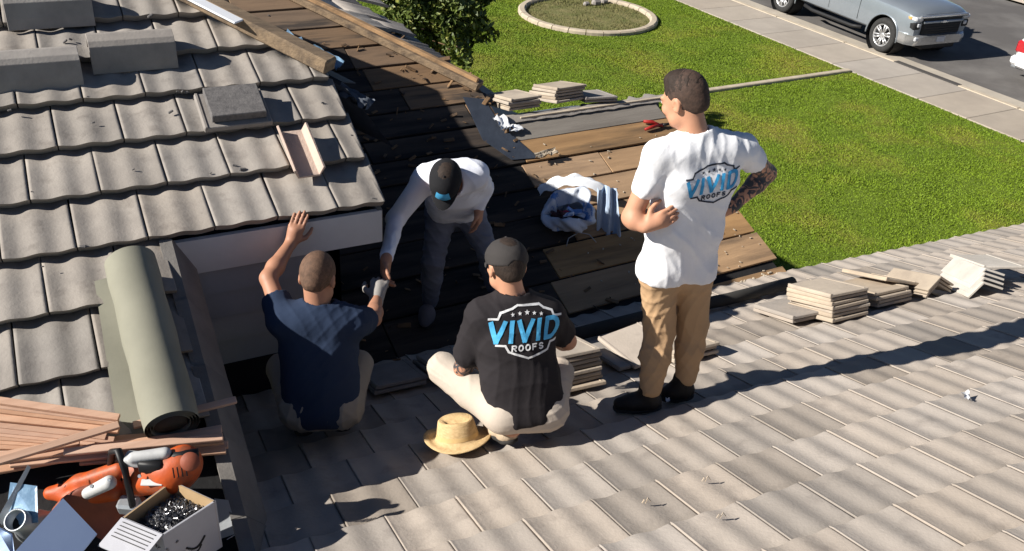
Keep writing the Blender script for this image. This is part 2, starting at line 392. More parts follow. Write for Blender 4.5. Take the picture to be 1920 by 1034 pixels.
# rake trim running down the edge of the lower part: top lip and a face that turns down
rk = tile = None
for k in range(9):
    y0 = -.02-k*.36-.34
    b = MB(); z1 = .065
    b.prism([(XR-.02, z1-.01), (XR+.035, z1-.012), (XR+.13, -.12), (XR+.135, -.19), (XR+.115, -.19), (XR+.11, -.13), (XR+.02, z1-.04), (XR-.02, z1-.035)], F3.w(0, y0, 0), F3.ex, F3.ez, F3.ey*.352+F3.ez*.012)
    b.out('rake_tile', m_rake, roofB)
b = MB(); b.prism([(XR-.01, -.42), (XR+.085, -.42), (XR+.085, 0), (XR-.01, 0)], F3.w(0, -3.1, -.05), F3.ex, F3.ez, F3.ey*3.06); b.out('barge_board', m_wall, house)
# fascia below the upper eave and the wall under it
b = MB(); b.prism([(XR+.02, -.145), (.0, -.145), (.0, .038), (XR+.02, .038)], F3.w(0, -.028, 0), F3.ex, ZZ, np.array([0, .03, 0])); b.out('fascia', m_white, house, label='pale fascia board under the wavy tiles')
b = MB(); b.prism([(0, -.150), (1.05, .255), (1.05, .41), (0, .036)], F3.w(.005, -.02, 0), np.array([0, 1, 0]), ZZ, np.array([-.025, 0, 0])); b.out('side_fascia', m_gboard, house)
b = MB(); b.prism([(XR, 0), (-.02, 0), (-.02, 1.0), (XR, 1.0)], F3.w(0, -.01, -.155), F3.ex, F3.ey, F3.ez*.03); b.out('soffit', m_wall, house)
wy = F3.w(0, 0, 0)[1]+.02
for k in range(4):                                                   # siding courses
    z1 = C3[2]-.15-k*.145; b = MB()
    b.prism([(.0, 0), (.0, -.141), (-.022, -.141), (-.008, 0)], (C3[0]+XR+.02, wy+.03, z1), (0, 1, 0), ZZ, F3.ex*(.66-.02*k)); b.out('siding_board', m_wall, house)
b = MB(); b.box((C3[0]+XR-.1, wy+.045, C3[2]-.75), (C3[0]+XR+.66, wy+.10, C3[2]-.1)); b.out('wall_panel', m_wall, house)
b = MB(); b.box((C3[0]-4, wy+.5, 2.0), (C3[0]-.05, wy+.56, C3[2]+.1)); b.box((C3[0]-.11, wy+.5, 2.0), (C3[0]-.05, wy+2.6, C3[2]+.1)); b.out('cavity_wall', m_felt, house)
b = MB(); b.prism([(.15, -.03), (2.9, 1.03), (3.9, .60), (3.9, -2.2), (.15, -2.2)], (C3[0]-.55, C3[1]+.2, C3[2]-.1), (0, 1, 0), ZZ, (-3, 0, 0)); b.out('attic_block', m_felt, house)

# ---- stripped slope with boards
b = MB()
ridge_y = 2.17
h2a = F2.loc(F2.at(893, 163))[:2]; h2b = F2.loc(F2.at(560, 0))[:2]; h2d = (h2b-h2a)/np.linalg.norm(h2b-h2a)
h2n = Vector((-h2d[1], h2d[0], 0)); h2n = h2n if h2n.x < 0 else -h2n
h0 = np.array([h2a[0]+.02, ridge_y]); he = h2a+h2d*3.6
b.prism([(-5.2, -.1), (-.02, -.1), (-.02, ridge_y), (h0[0], ridge_y), (h2a[0], h2a[1]), (he[0], he[1]), (-5.2, he[1])], F2.w(0, 0, -.12), F2.ex, F2.ey, F2.ez*.09)
deck = b.out('stripped_roof_deck', m_felt, house, label='roof slope stripped of tiles down to brown boards and black felt')
bw = [(-.06, .23), (.25, .285), (.56, .275), (.86, .285), (1.165, .26), (1.45, .24), (1.715, .235)]
yy = 1.715+.25
rows = bw+[(1.96, .215)]
y = 2.20
while y < he[1]: rows.append((y, .26)); y += .285
for r_, (y0, hh) in enumerate(rows):
    x = random.uniform(-.0, .06)-.0
    if r_ < 8: x = [.02, .03, .02, .04, .00, .02, .03, .02][r_]
    else: x = 0
    lens = {0: [1.75, 3.5], 1: [2.0, 1.3, 2.0], 2: [1.9, 3.4], 3: [1.6, 1.9, 1.8], 4: [1.45, 3.6], 5: [.9, .75, 1.6, 2.3], 6: [1.6, 3.6], 7: [1.62, 1.2, 2.6]}.get(r_, [3.0, 2.2])
    if r_ < 8: xs_ = -1.75+random.uniform(-.18, .18)
    nl_ = []; xx = x
    for l in lens: nl_.append(l); xx -= l
    if r_ >= 8: nl_ = None
    lens = nl_ or [(-h2a[0]+(y0-h2a[1])*abs(h2d[0]/h2d[1]))+.62+random.uniform(-.22, .2), 3.0, 2.0]
    for l in lens:
        if x < -5.1: break
        x0 = x-l
        bb = MB(); jit = random.uniform(-.006, .006); bb.bev((0, 0, 0), (l-.008, hh+jit, .02), .003)
        me_ = mesh('sheathing_board', np.vstack(bb.V), bb.F, (m_gboard if r_ == 7 and x0 > -2.2 else (m_board if r_ < 8 else m_boardu) if x0+l > (-1.2 if r_ < 8 else h2a[0]-(y0-h2a[1])*abs(h2d[0]/h2d[1])-.15) else m_boardd))  # left lengths get the board colour with shadow painted in
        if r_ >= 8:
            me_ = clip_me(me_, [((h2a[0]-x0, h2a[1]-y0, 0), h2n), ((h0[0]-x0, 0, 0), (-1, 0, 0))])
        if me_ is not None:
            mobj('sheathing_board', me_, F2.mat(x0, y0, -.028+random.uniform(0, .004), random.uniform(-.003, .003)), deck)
        x = x0
# ridge flashing, torn felt along it, hip beams
def pxbox(name, a, b_, wdt, th, mt, parent=None, up=ZZ, **kw):
    a = np.asarray(a, float); b_ = np.asarray(b_, float); d = b_-a; L = np.linalg.norm(d); m = MB()
    e1 = d/L; e3 = np.asarray(up, float)-e1*(np.asarray(up)@e1); e3 /= np.linalg.norm(e3); e2 = np.cross(e3, e1)
    M4 = np.eye(4); M4[:3, 0], M4[:3, 1], M4[:3, 2], M4[:3, 3] = e1, e2, e3, a
    m.bev((0, -wdt/2, 0), (L, wdt/2, th), min(wdt, th)*.12, M4); return m.out(name, mt, parent, **kw)
pxbox('ridge_flashing', F2.w(-1.4, 2.20, .0), F2.w(.12, 2.20, .0), .05, .02, m_edge, house)
V = []; F = []
for i in range(31):
    x = -1.62+i*.058; V += [F2.w(x, 2.15+random.uniform(-.008, .008), .004+random.uniform(0, .008)), F2.w(x, 2.22, .015+random.uniform(0, .012)), F2.w(x, 2.30+random.uniform(-.03, .03), -.04)]
for i in range(30):
    for k in range(2): F.append((i*3+k, (i+1)*3+k, (i+1)*3+k+1, i*3+k+1))
part('torn_felt', V, F, m_cap, house, True)
# the far side of the ridge
bk = np.array([0, math.cos(PITCH), -math.sin(PITCH)]); n4 = np.array([0, math.sin(PITCH), math.cos(PITCH)])
b = MB(); r0 = F2.w(0, 2.19, -.03); b.prism([(h0[0]-.3, 0), (.08, 0), (.08, 1.5), (h0[0]-.3, 1.5)], r0-n4*.08, F2.ex, bk, n4*.08); b.out('rear_slope', m_under, house)
# slope falling away beyond the second hip
A4 = F2.w(*(h2a-h2d*.1), -.02); B4 = F2.w(*he, -.02); dn = np.array([1, 0, -TP]); dn /= np.linalg.norm(dn); n5 = np.cross(B4-A4, dn); n5 /= np.linalg.norm(n5); n5 = n5*np.sign(n5[2])
XE = A4[0]+.16; EA = np.array([XE, A4[1]-.05, A4[2]-.16*TP]); EB = np.array([XE, B4[1], A4[2]-.16*TP])
V = [A4, B4, EB, EA]; V = V+[v-ZZ*.08 for v in V]
side = part('side_slope', V, [(0, 1, 2, 3), (7, 6, 5, 4), (0, 4, 5, 1), (1, 5, 6, 2), (2, 6, 7, 3), (3, 7, 4, 0)], m_under, house)
e5 = (B4-A4)/np.linalg.norm(B4-A4)
# hip beams
m1a = F3.w(*HA, .085); m1b = F3.w(*(HA+hd*3.1), .085)
pxbox('hip_beam', m1a-F3.ex*0, m1b, .115, .085, m_beam, house, label='weathered timber along the hip of the wavy tile slope')
pxbox('hip_beam', F2.w(*(h2a-h2d*.03), -.01), F2.w(*(he), -.01), .15, .06, m_beam, house, label='weathered timber along the hip of the stripped slope')
pxbox('hip_batten', F2.w(*(h2a-h2d*.0), .05), F2.w(*(he), .05), .05, .035, m_board, house)
# steep felt strip beside the first beam
q0 = F3.w(*(HA-hd*.12), .03); q1 = F3.w(*(HA+hd*3.1), .03); dd = np.array([.30, .02, -.42]); V = []; F = []
for i in range(29):
    t = i/28; p = q0+(q1-q0)*t
    for k in range(5):
        u = k/4; V.append(p+dd*u+np.array([random.uniform(-.02, .02), 0, random.uniform(-.02, .02)])*(1 if 0 < k < 4 else .2))
for i in range(28):
    for k in range(4): F.append((i*5+k, i*5+k+1, (i+1)*5+k+1, (i+1)*5+k))
part('side_underlay', V, F, m_under, house, True)
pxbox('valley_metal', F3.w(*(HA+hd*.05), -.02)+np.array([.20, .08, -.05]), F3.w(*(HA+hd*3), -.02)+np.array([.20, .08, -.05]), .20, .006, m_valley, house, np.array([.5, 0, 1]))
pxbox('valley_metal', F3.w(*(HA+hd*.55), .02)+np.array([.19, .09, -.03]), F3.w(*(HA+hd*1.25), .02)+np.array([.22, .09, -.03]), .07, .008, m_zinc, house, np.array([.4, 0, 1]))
# walls below
b = MB()
b.prism([(-6, 0), (3.45, 0), (3.45, F1.o[2]-.15+.2), (0.2, F1.o[2]-.15+.2+3.25*TP), (-2.5, F1.o[2]-.15+.2+3.25*TP), (-6, F1.o[2])], (.9, 0, 0), (0, 1, 0), ZZ, (7.6, 0, 0))
b.out('wall', m_stucco, house)
b = MB(); b.prism([(4.3, 0), (9.5, 0), (9.5, 2.4), (6.1, 2.9), (4.3, 2.35)], (0.2, 0, 0), (0, 1, 0), ZZ, (4.5, 0, 0)); b.out('wall', m_stucco, house)
b = MB(); b.prism([(-3, 0), (9.5, 0), (9.5, 2.4), (4.0, 2.0), (-3, 2.0)], (-3.5, 0, 0), (0, 1, 0), ZZ, (3.8, 0, 0)); b.out('wall', m_stucco, house)
b = MB(); rq = np.random.default_rng(3)
for i in range(260):
    x_, y_ = rq.uniform(-3.6, -1.5), rq.uniform(.1, 3.6); s_ = rq.uniform(.006, .035)*(1 if rq.random() < .8 else 1.6); e_ = rq.normal(size=3)
    b.bev((-s_, -s_*.35, -s_*.12), (s_, s_*.35, s_*.12), s_*.08, basis(F2.w(x_, y_, .004+s_*.1), F2.ex+e_*.5, F2.ey+e_[::-1]*.25))
b.out('valley_debris', m_boardu, None, kind='stuff', label='broken wood bits and torn felt scattered over the dark stripped valley')
# black roll / membrane lying where the boards end
b = MB(); p0 = F1.at(1486, 530, .10); p1 = F1.at(1030, 640, .10)
b.tube([p0, p0*.7+p1*.3+np.array([0, -.012, 0]), p0*.4+p1*.6+np.array([0, .01, .004]), p1], .044, 14); b.out('felt_roll', m_rolld, smooth=True, label='long black rolled membrane along the bottom edge of the stripped boards', cat='felt roll')
# ------------------------------------------------------------------ smooth solids: blended cones and ellipsoids meshed on a grid
class SDF:
    def __init__(s, lo, hi, h):
        s.lo = np.asarray(lo, float); s.h = h; s.n = np.ceil((np.asarray(hi)-s.lo)/h).astype(int)+1
        s.f = np.full(s.n, 1.0, np.float32)
    def blk(s, lo, hi, m):
        a = np.clip(np.floor((np.asarray(lo)-m-s.lo)/s.h).astype(int), 0, s.n-1); b = np.clip(np.ceil((np.asarray(hi)+m-s.lo)/s.h).astype(int)+1, 1, s.n)
        b = np.maximum(b, a+1)
        sl = tuple(slice(a[i], b[i]) for i in range(3))
        ax = [s.lo[i]+s.h*np.arange(a[i], b[i], dtype=np.float32) for i in range(3)]
        return sl, np.stack(np.meshgrid(*ax, indexing='ij'), -1).astype(np.float32)
    def comb(s, sl, d, k, op):
        f = s.f[sl]
        if op == 'add':
            if k > 0: h = np.maximum(k-np.abs(f-d), 0)/k; s.f[sl] = np.minimum(f, d)-h*h*k*.25
            else: s.f[sl] = np.minimum(f, d)
        elif op == 'sub':
            d = -d
            if k > 0: h = np.maximum(k-np.abs(f-d), 0)/k; s.f[sl] = np.maximum(f, d)+h*h*k*.25
            else: s.f[sl] = np.maximum(f, d)
    def cone(s, a, b, ra, rb=None, k=.02, op='add'):
        a = np.asarray(a, float); b = np.asarray(b, float); rb = ra if rb is None else rb; R = max(ra, rb)
        sl, P = s.blk(np.minimum(a, b)-R, np.maximum(a, b)+R, k+3*s.h)
        ab = b-a; L2 = ab@ab+1e-9; pa = P-a.astype(np.float32); t = np.clip((pa@ab.astype(np.float32))/L2, 0, 1)
        d = np.linalg.norm(pa-t[..., None]*ab.astype(np.float32), axis=-1)-(ra+(rb-ra)*t); s.comb(sl, d, k, op); return s
    def ell(s, c, r, B=None, k=.02, op='add'):
        c = np.asarray(c, float); r = np.asarray(r, float); R = r.max(); B = np.eye(3) if B is None else np.asarray(B)
        sl, P = s.blk(c-R, c+R, k+3*s.h); q = ((P-c.astype(np.float32))@B.T.astype(np.float32))/r.astype(np.float32)
        l = np.linalg.norm(q, axis=-1); g = np.linalg.norm(q/r.astype(np.float32), axis=-1)+1e-9; d = l*(l-1)/g; s.comb(sl, d, k, op); return s
    def box(s, c, hs, r, B=None, k=.01, op='add'):
        c = np.asarray(c, float); hs = np.asarray(hs, float); B = np.eye(3) if B is None else np.asarray(B); R = np.linalg.norm(hs)
        sl, P = s.blk(c-R, c+R, k+3*s.h); q = np.abs((P-c)@B.T)-(hs-r)
        d = np.linalg.norm(np.maximum(q, 0), axis=-1)+np.minimum(q.max(-1), 0)-r; s.comb(sl, d.astype(np.float32), k, op); return s
    def half(s, p, n, k=0):                                         # cut away the side the normal points to
        n = np.asarray(n, float); n /= np.linalg.norm(n); lo = s.lo; hi = s.lo+s.h*(s.n-1)
        sl, P = s.blk(lo, hi, 0); d = -((P-np.asarray(p, float))@n); s.comb(sl, d.astype(np.float32), k, 'sub'); return s
    def mesh(s):
        f = s.f; ins = f < 0; n = s.n; acc = {}; cells = []; pts = []; quads = []
        S = np.array([n[1]*n[2], n[2], 1])
        for ax in range(3):
            o = [slice(None)]*3; p = [slice(None)]*3; o[ax] = slice(0, -1); p[ax] = slice(1, None)
            cr = ins[tuple(o)] != ins[tuple(p)]; idx = np.argwhere(cr)
            if not len(idx): continue
            i2 = idx.copy(); i2[:, ax] += 1; fa = f[tuple(idx.T)]; fb = f[tuple(i2.T)]; t = fa/(fa-fb)
            pos = idx.astype(float); pos[:, ax] += t
            a1, a2 = [(1, 2), (2, 0), (0, 1)][ax]; cc = []
            for d1, d2 in ((-1, -1), (0, -1), (0, 0), (-1, 0)):
                c = idx.copy(); c[:, a1] += d1; c[:, a2] += d2; cc.append(c@S); cells.append(c@S); pts.append(pos)
            q = np.stack(cc, 1); fl = fa > 0; q[fl] = q[fl][:, ::-1]; quads.append(q)
        if not cells: return np.zeros((0, 3)), []
        cells = np.concatenate(cells); pts = np.concatenate(pts); u, inv = np.unique(cells, return_inverse=True); inv = inv.ravel(); cnt = np.bincount(inv)
        V = np.stack([np.bincount(inv, pts[:, i])/cnt for i in range(3)], 1)*s.h+s.lo
        Q = np.searchsorted(u, np.concatenate(quads)); return V, Q
def smoothv(V, Q, it=1, lam=.5):
    Q = np.asarray(Q); E = np.concatenate([Q[:, [i, (i+1) % 4]] for i in range(4)]); n = len(V); c = np.bincount(E.ravel(), minlength=n)
    for _ in range(it):
        A = np.stack([np.bincount(E[:, 0], V[E[:, 1], i], n)+np.bincount(E[:, 1], V[E[:, 0], i], n) for i in range(3)], 1)/c[:, None]
        V = V+lam*(A-V)
    return V
def fastmesh(name, V, Q, mt, parent=None, smooth=True, it=1, **kw):
    V = smoothv(V, Q, it) if it else V; c = (V.min(0)+V.max(0))/2; c[2] = V[:, 2].min(); Q = np.asarray(Q, np.int32)
    me = bpy.data.meshes.new(name); me.vertices.add(len(V)); me.vertices.foreach_set('co', (V-c).astype(np.float32).ravel()); me.loops.add(Q.size); me.loops.foreach_set('vertex_index', Q.ravel())
    me.polygons.add(len(Q)); me.polygons.foreach_set('loop_start', np.arange(0, Q.size, 4, dtype=np.int32)); me.update(); me.validate(); me.materials.append(mt)
    if smooth: me.shade_smooth()
    o = mobj(name, me, Matrix.Translation(Vector(c)), parent); setp(o, **kw); return o, V, Q

# ------------------------------------------------------------------ loose roof tiles
def shell_me(name, prof, L, th, mt):                                 # channel profile (x,z) extruded along y
    prof = np.array(prof, float); n = len(prof); T = np.zeros_like(prof)
    for i in range(n):
        d = prof[min(i+1, n-1)]-prof[max(i-1, 0)]; d /= np.linalg.norm(d); T[i] = prof[i]+th*np.array([d[1], -d[0]])
    V = [(x, y, z) for y in (0, L) for x, z in list(prof)+list(T)]; F = []; m = 2*n
    for i in range(n-1):
        F += [(i, i+1, m+i+1, m+i), (n+i, m+n+i, m+n+i+1, n+i+1), (i, n+i, n+i+1, i+1), (m+i, m+i+1, m+n+i+1, m+n+i)]
    F += [(0, m, m+n, n), (n-1, 2*n-1, m+2*n-1, m+n-1)]
    bm = bmesh.new(); vs = [bm.verts.new(v) for v in V]; [bm.faces.new([vs[i] for i in f]) for f in F]; bmesh.ops.recalc_face_normals(bm, faces=bm.faces[:])
    bmesh.ops.bevel(bm, geom=bm.edges[:], offset=.002, segments=1, affect='EDGES')
    me = bpy.data.meshes.new(name); bm.to_mesh(me); bm.free(); me.materials.append(mt); return me
def place(name, me, p, ex, ey, label, cat, group=None, rot=None):
    m4 = Matrix(basis(p, ex, ey).tolist())
    if rot: m4 = m4 @ rot
    return setp(mobj(name, me, m4), label, cat, group)
capprof = [(-.125, 0), (-.10, .055), (-.06, .125), (-.03, .14), (.03, .14), (.06, .125), (.10, .055), (.125, 0)]
cap_me = shell_me('ridge_cap', capprof, .43, .018, m_cap)
for a, L, lab in (((174, 134), 1, 'grey angular ridge cap on the wavy tiles, the right one of three'), ((15, 52), 1.05, 'grey angular ridge cap at the top left corner of the wavy tile slope'), ((-18, 172), 1.0, 'grey angular ridge cap cut off by the left edge, lowest of the three caps')):
    p = F3.at(*a, lift=.085); place('ridge_cap', cap_me, p+F3.ey*.11-F3.ez*.012, F3.ey*-1, F3.ex+F3.ey*-.03, lab, 'ridge cap', None)
upm = shell_me('ridge_cap', [(-.070, .062), (-.052, .012), (.052, .012), (.070, .062)], .34, .014, mat('pinkish_concrete', (.52, .40, .33), (.40, .31, .26), 6, .95, .4, 50))
p = F3.at(580, 333, lift=.10); place('ridge_cap', upm, p, F3.ex, F3.ey+F3.ex*-.04, 'upturned pinkish ridge cap lying like a trough near the eave corner', 'ridge cap')
def slabme(name, w, l, t, mt, rib=True):
    b = MB(); b.bev((0, 0, 0), (w, l, t), .004)
    if rib: b.bev((0.004, .0, t*.7), (.018, l, t+.006), .002); b.bev((w-.03, l*.0+.01, t*.7), (w-.022, l, t+.003), .001)
    return mesh(name, np.vstack(b.V), b.F, mt)
pad1 = slabme('roof_tile', .35, .27, .03, m_cap); pad2 = slabme('roof_tile', .28, .23, .045, m_dtile, False)
p = F3.at(384, 250, lift=.09); place('roof_tile', pad1, p, F3.ex+F3.ey*.0, F3.ey, 'grey tile lying flat beneath the dark speckled tile on the wavy roof', 'tile')
place('roof_tile', pad2, p+F3.ex*.045+F3.ey*.03+F3.ez*.034, F3.ex, F3.ey, 'dark speckled rectangular tile lying on top of a grey tile', 'tile')
ORD = ['bottom', 'second from the bottom', 'third from the bottom', 'fourth from the bottom', 'fifth from the bottom', 'sixth from the bottom', 'seventh from the bottom', 'eighth from the bottom', 'ninth from the bottom']
loose = {k: slabme('roof_tile', .31, .40, .021, m, True) for k, m in (('tan', m_paletile), ('grey', m_tile), ('white', m_whitetile), ('dark', m_cap))}
def stack(p, ex, ey, ez, n, kind, where, jit=.012, gap=.0, grp=None, lean=0):
    ex, ey, ez = [np.asarray(v, float) for v in (ex, ey, ez)]
    for k in range(n):
        a = random.uniform(-.05, .05); q = p+ez*(k*.0265)+ex*random.uniform(-jit, jit)+ey*random.uniform(-jit, jit)
        lab = ('top tile' if k == n-1 and n > 1 else ORD[k].replace('bottom', 'bottom tile', 1) if k == 0 and n > 1 else 'tile '+ORD[k] if n > 1 else 'single tile')+' '+where
        place('roof_tile', loose[kind], q, ex*math.cos(a)+ey*math.sin(a), ey*math.cos(a)-ex*math.sin(a), lab, 'tile', grp)
up1, ac1, dn1 = F1.ez, -F1.ex, -F1.ey                                # out of, along (to the right) and down the front slope
TOP1 = .068
stack(F1.at(1560, 606, TOP1)-ac1*.0, ac1, dn1, up1, 7, 'tan', 'in the tall pale stack beside the end of the boards', .012, grp='tall pale tile stack')
stack(F1.at(1640, 580, TOP1)+ac1*.02, ac1, dn1, up1, 4, 'tan', 'in the lower stack right of the tall pale stack', .02, grp='lower pale tile stack')
place('roof_tile', loose['tan'], F1.at(1665, 565, TOP1)+up1*.14-ac1*.02, ac1*.9-up1*.25, dn1, 'pale tile tipped on edge on top of the lower right stack', 'tile')
stack(F1.at(1488, 608, TOP1), ac1, dn1, up1, 2, 'grey', 'of the low grey pair left of the tall stack', .01)
stack(F1.at(1036, 742, TOP1), ac1, dn1, up1, 8, 'tan', 'in the stack beside the man in the black shirt', .014, grp='tile stack by the crouching man')
place('roof_tile', loose['grey'], F1.at(1190, 694, TOP1)-up1*.0, ac1*.85+up1*.12, dn1+up1*.22, 'grey tile propped at an angle left of the standing man', 'tile')
place('roof_tile', loose['dark'], F1.at(1165, 700, TOP1)+dn1*.03, ac1*.9+up1*.03, dn1+up1*.1, 'dark tile beneath the propped grey tile near the standing man', 'tile')
stack(F1.at(1262, 684, TOP1), ac1, dn1, up1, 3, 'tan', 'in the short stack right behind the standing man', .015, grp='short tile stack')
stack(F1.at(700, 742, TOP1), ac1, dn1, up1, 2, 'dark', 'of the shaded pair between the two crouching men', .02)
stack(F1.at(815, 722, TOP1)+ac1*.03, ac1, dn1, up1, 3, 'dark', 'in the shaded stack just left of the black shirt', .02)
# tiles on the ridge behind the boards
rz = F2.w(0, 2.2, 0)
stack(F2.at(958, 215, .02)+np.array([0, .02, .02]), (1, 0, 0), (.1, 1, -.2), (0, .2, 1), 4, 'tan', 'in the left pile on the ridge behind the boards', .03, grp='left ridge pile')
stack(F2.at(1045, 200, .02)+np.array([0, .02, .02]), (1, .05, 0), (-.1, 1, -.25), (0, .25, 1), 5, 'tan', 'in the right pile on the ridge behind the boards', .025, grp='right ridge pile')
stack(F2.at(1098, 198, .02)+np.array([0, .03, .01]), (1, -.2, 0), (.2, 1, -.2), (0, .2, 1), 2, 'dark', 'at the right end of the ridge piles', .02)
# angled hip tiles at the right
vprof = [(-.12, 0), (-.004, .075), (.004, .075), (.12, 0)]
v_me = shell_me('hip_tile', vprof, .40, .014, m_paletile); vw_me = shell_me('hip_tile', vprof, .42, .014, m_whitetile)
for k in range(3):
    place('hip_tile', v_me, F1.at(1760, 552, TOP1)+up1*(.003+k*.024)+dn1*(-.01*k), ac1, dn1, ['lowest', 'middle', 'upper'][k]+' of three nested angled tiles at the right', 'hip tile', 'nested angled tiles')
for k in range(4):
    m4 = Matrix.Rotation(math.radians(-24), 4, 'Z') @ Matrix.Rotation(math.radians(-10), 4, 'Y')
    place('hip_tile', vw_me, F1.at(1848, 552, TOP1)+up1*(.01+k*.023)+ac1*.03*k+dn1*.02*k, ac1, dn1, ['lowest', 'second', 'third', 'topmost'][k]+' whitish angled tile in the tilted pile at the right', 'hip tile', 'whitish angled tiles', m4)
place('roof_tile', loose['white'], F1.at(1842, 540, TOP1)+up1*.13, ac1*.9-up1*.10+dn1*-.3, dn1*.9+up1*.05, 'flat whitish tile lying across the tilted pile at the right', 'tile')
# tiles on the side slope beyond the second beam
side_me = tile_me('side_tile', m_dtile, .44, .42, A=.008, th=.03, tail=.055, head=.03, waves=4, lip=.008, nx=28)
side_g = tile_me('side_tile', m_cap, .42, .42, A=.004, th=.03, tail=.055, head=.03, waves=2, lip=.008, nx=20)
for k, (py_, px_, me_, rot_) in enumerate(((110, 808, side_me, .1), (62, 745, side_g, -.1), (34, 690, side_g, .05), (52, 700, side_g, .3), (10, 650, side_me, -.08), (8, 700, side_g, .12), (-20, 640, side_g, 0))):
    q = J(px_, py_, hof(A4)+(.0 if k == 0 else .1)); q = hit(px_, py_, nz(np.array([TP, 0, 1.])), A4+ZZ*.02)
    q = q+np.array([.12, -.15, -.12*TP])
    mobj('side_tile', me_, Matrix(basis(q, (0, 1, 0), (-1, 0, TP)).tolist()) @ Matrix.Rotation(rot_, 4, 'Z'), house)

# ------------------------------------------------------------------ sheet metal, film, felt roll
def hipt(px, py, lift): return F3.at(px, py, lift)
a = F3.at(452, 42, .17); bdir = (q1-q0)/np.linalg.norm(q1-q0)
b = MB(); M4 = basis(a, bdir, np.cross(ZZ, bdir)); b.bev((0, -.07, 0), (.9, .06, .012), .004, M4); b.bev((0, -.075, -.055), (.9, -.063, .011), .004, M4)
b.out('white_flashing', m_whitemetal, label='white bent metal flashing lying along the first timber', cat='flashing')
def crumple(name, p, ex, ey, w, l, amp, mt, n=10, sd=0, **kw):
    rr_ = np.random.default_rng(sd); ex = np.asarray(ex)/np.linalg.norm(ex); ey = np.asarray(ey)/np.linalg.norm(ey); nz = np.cross(ex, ey); nz = nz if nz[2] > 0 else -nz; V = []; F = []
    Hh = rr_.uniform(0, 1, (n+1, n+1))
    for i in range(n+1):
        for j in range(n+1): V.append(p+ex*(w*(i/n-.5)+rr_.uniform(-.3, .3)*w/n)+ey*(l*(j/n-.5)+rr_.uniform(-.3, .3)*l/n)+nz*amp*Hh[i, j])
    for i in range(n):
        for j in range(n): F.append((i*(n+1)+j, (i+1)*(n+1)+j, (i+1)*(n+1)+j+1, i*(n+1)+j+1))
    V = np.array(V); V = np.vstack([V, V-nz*.003]); m = (n+1)**2; F += [tuple(m+i for i in f[::-1]) for f in F]
    return part(name, V, F, mt, None, True, **kw)
crumple('plastic_film', F3.at(560, 95, .0)+np.array([.06, 0, -.03]), bdir, np.cross(ZZ, bdir), .42, .12, .06, m_tarp, 12, 3, label='crumpled pale blue plastic film beside the first timber', cat='film')
crumple('plastic_film', F3.at(640, 158, .0)+np.array([.05, -.06, -.08]), bdir, np.cross(ZZ, bdir), .22, .10, .05, m_under, 9, 5, label='small crumpled slate felt scrap by the end of the first timber', cat='film')
crumple('flashing_scrap', F2.at(942, 232, .03), (1, .2, 0), (0, 1, .3), .12, .16, .04, m_whitemetal, 6, 8, label='bright crumpled metal scrap at the left end of the ridge', cat='scrap')
crumple('flashing_scrap', F2.at(966, 242, .02), (1, .1, 0), (0, 1, .3), .13, .07, .02, m_whitemetal, 5, 9, label='small flat metal scrap right of the crumpled one', cat='scrap')
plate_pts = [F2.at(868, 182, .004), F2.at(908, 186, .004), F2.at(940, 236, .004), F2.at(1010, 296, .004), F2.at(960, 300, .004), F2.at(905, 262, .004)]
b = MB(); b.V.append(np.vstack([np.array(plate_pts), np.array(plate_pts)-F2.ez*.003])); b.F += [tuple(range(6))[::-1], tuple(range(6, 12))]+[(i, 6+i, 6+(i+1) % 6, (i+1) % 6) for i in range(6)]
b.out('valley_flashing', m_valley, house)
crumple('wood_scrap', F2.at(1022, 291, .03), (1, .1, 0), (0, 1, .3), .22, .06, .04, m_edge, 7, 14, label='splintered pale wood scrap lying on the boards by the shadow edge', cat='scrap')
# felt roll: spiral roll and loose end
pa = F3.at(243, 492, .20); pb = F3.at(322, 800, .20); ax = (pb-pa)/np.linalg.norm(pb-pa); L = np.linalg.norm(pb-pa)
side_ = np.cross(F3.ez, ax); side_ /= np.linalg.norm(side_); side_ = side_ if side_@F3.ex > 0 else -side_
R0 = .112; V = []; F = []; N = 150
for i in range(N+1):
    a = i/N*2*math.pi*3.9+math.pi*1.25; r = R0*(1-.13*i/N*3.0); r = max(r, .04)
    for k in range(9):
        w_ = .003*math.sin(k*2.1+a*2); V.append(pa+ax*(L*k/8)+side_*(math.cos(a)*(r+w_))+F3.ez*(math.sin(a)*(r+w_)))
for i in range(N):
    for k in range(8): F.append((i*9+k, i*9+k+1, (i+1)*9+k+1, (i+1)*9+k))
rl = empty('felt_paper_roll', pa+ax*L/2-F3.ez*.11, 'thick olive felt paper roll lying at the edge of the wavy tiles', 'felt roll')
part('roll', V, F, m_rolls, rl, True)
b = MB(); b.tube([pa+ax*.012, pb-ax*.012], .062, 20); b.out('core', m_rolld, rl, True)
V = []; F = []; NW = 8
for i in range(15):
    t = i/14
    for k in range(NW+1):
        u = k/NW; q = pa-ax*.02+ax*((L+.05)*t)-side_*(.02+.175*u*(.75+.25*t)); q = q-F3.ez*((q-F3.o)@F3.ez)+F3.ez*(.088+.012*(1-u)+.006*math.sin(t*9+u*3)+(-.0 if t < .97 else -.015)); V.append(q)
for i in range(14):
    for k in range(NW): F.append((i*(NW+1)+k, i*(NW+1)+k+1, (i+1)*(NW+1)+k+1, (i+1)*(NW+1)+k))
V = np.array(V); m = len(V); V = np.vstack([V, V-F3.ez*.004]); F += [tuple(m+i for i in f[::-1]) for f in F]
part('loose_end', V, F, m_rolls, rl, True)

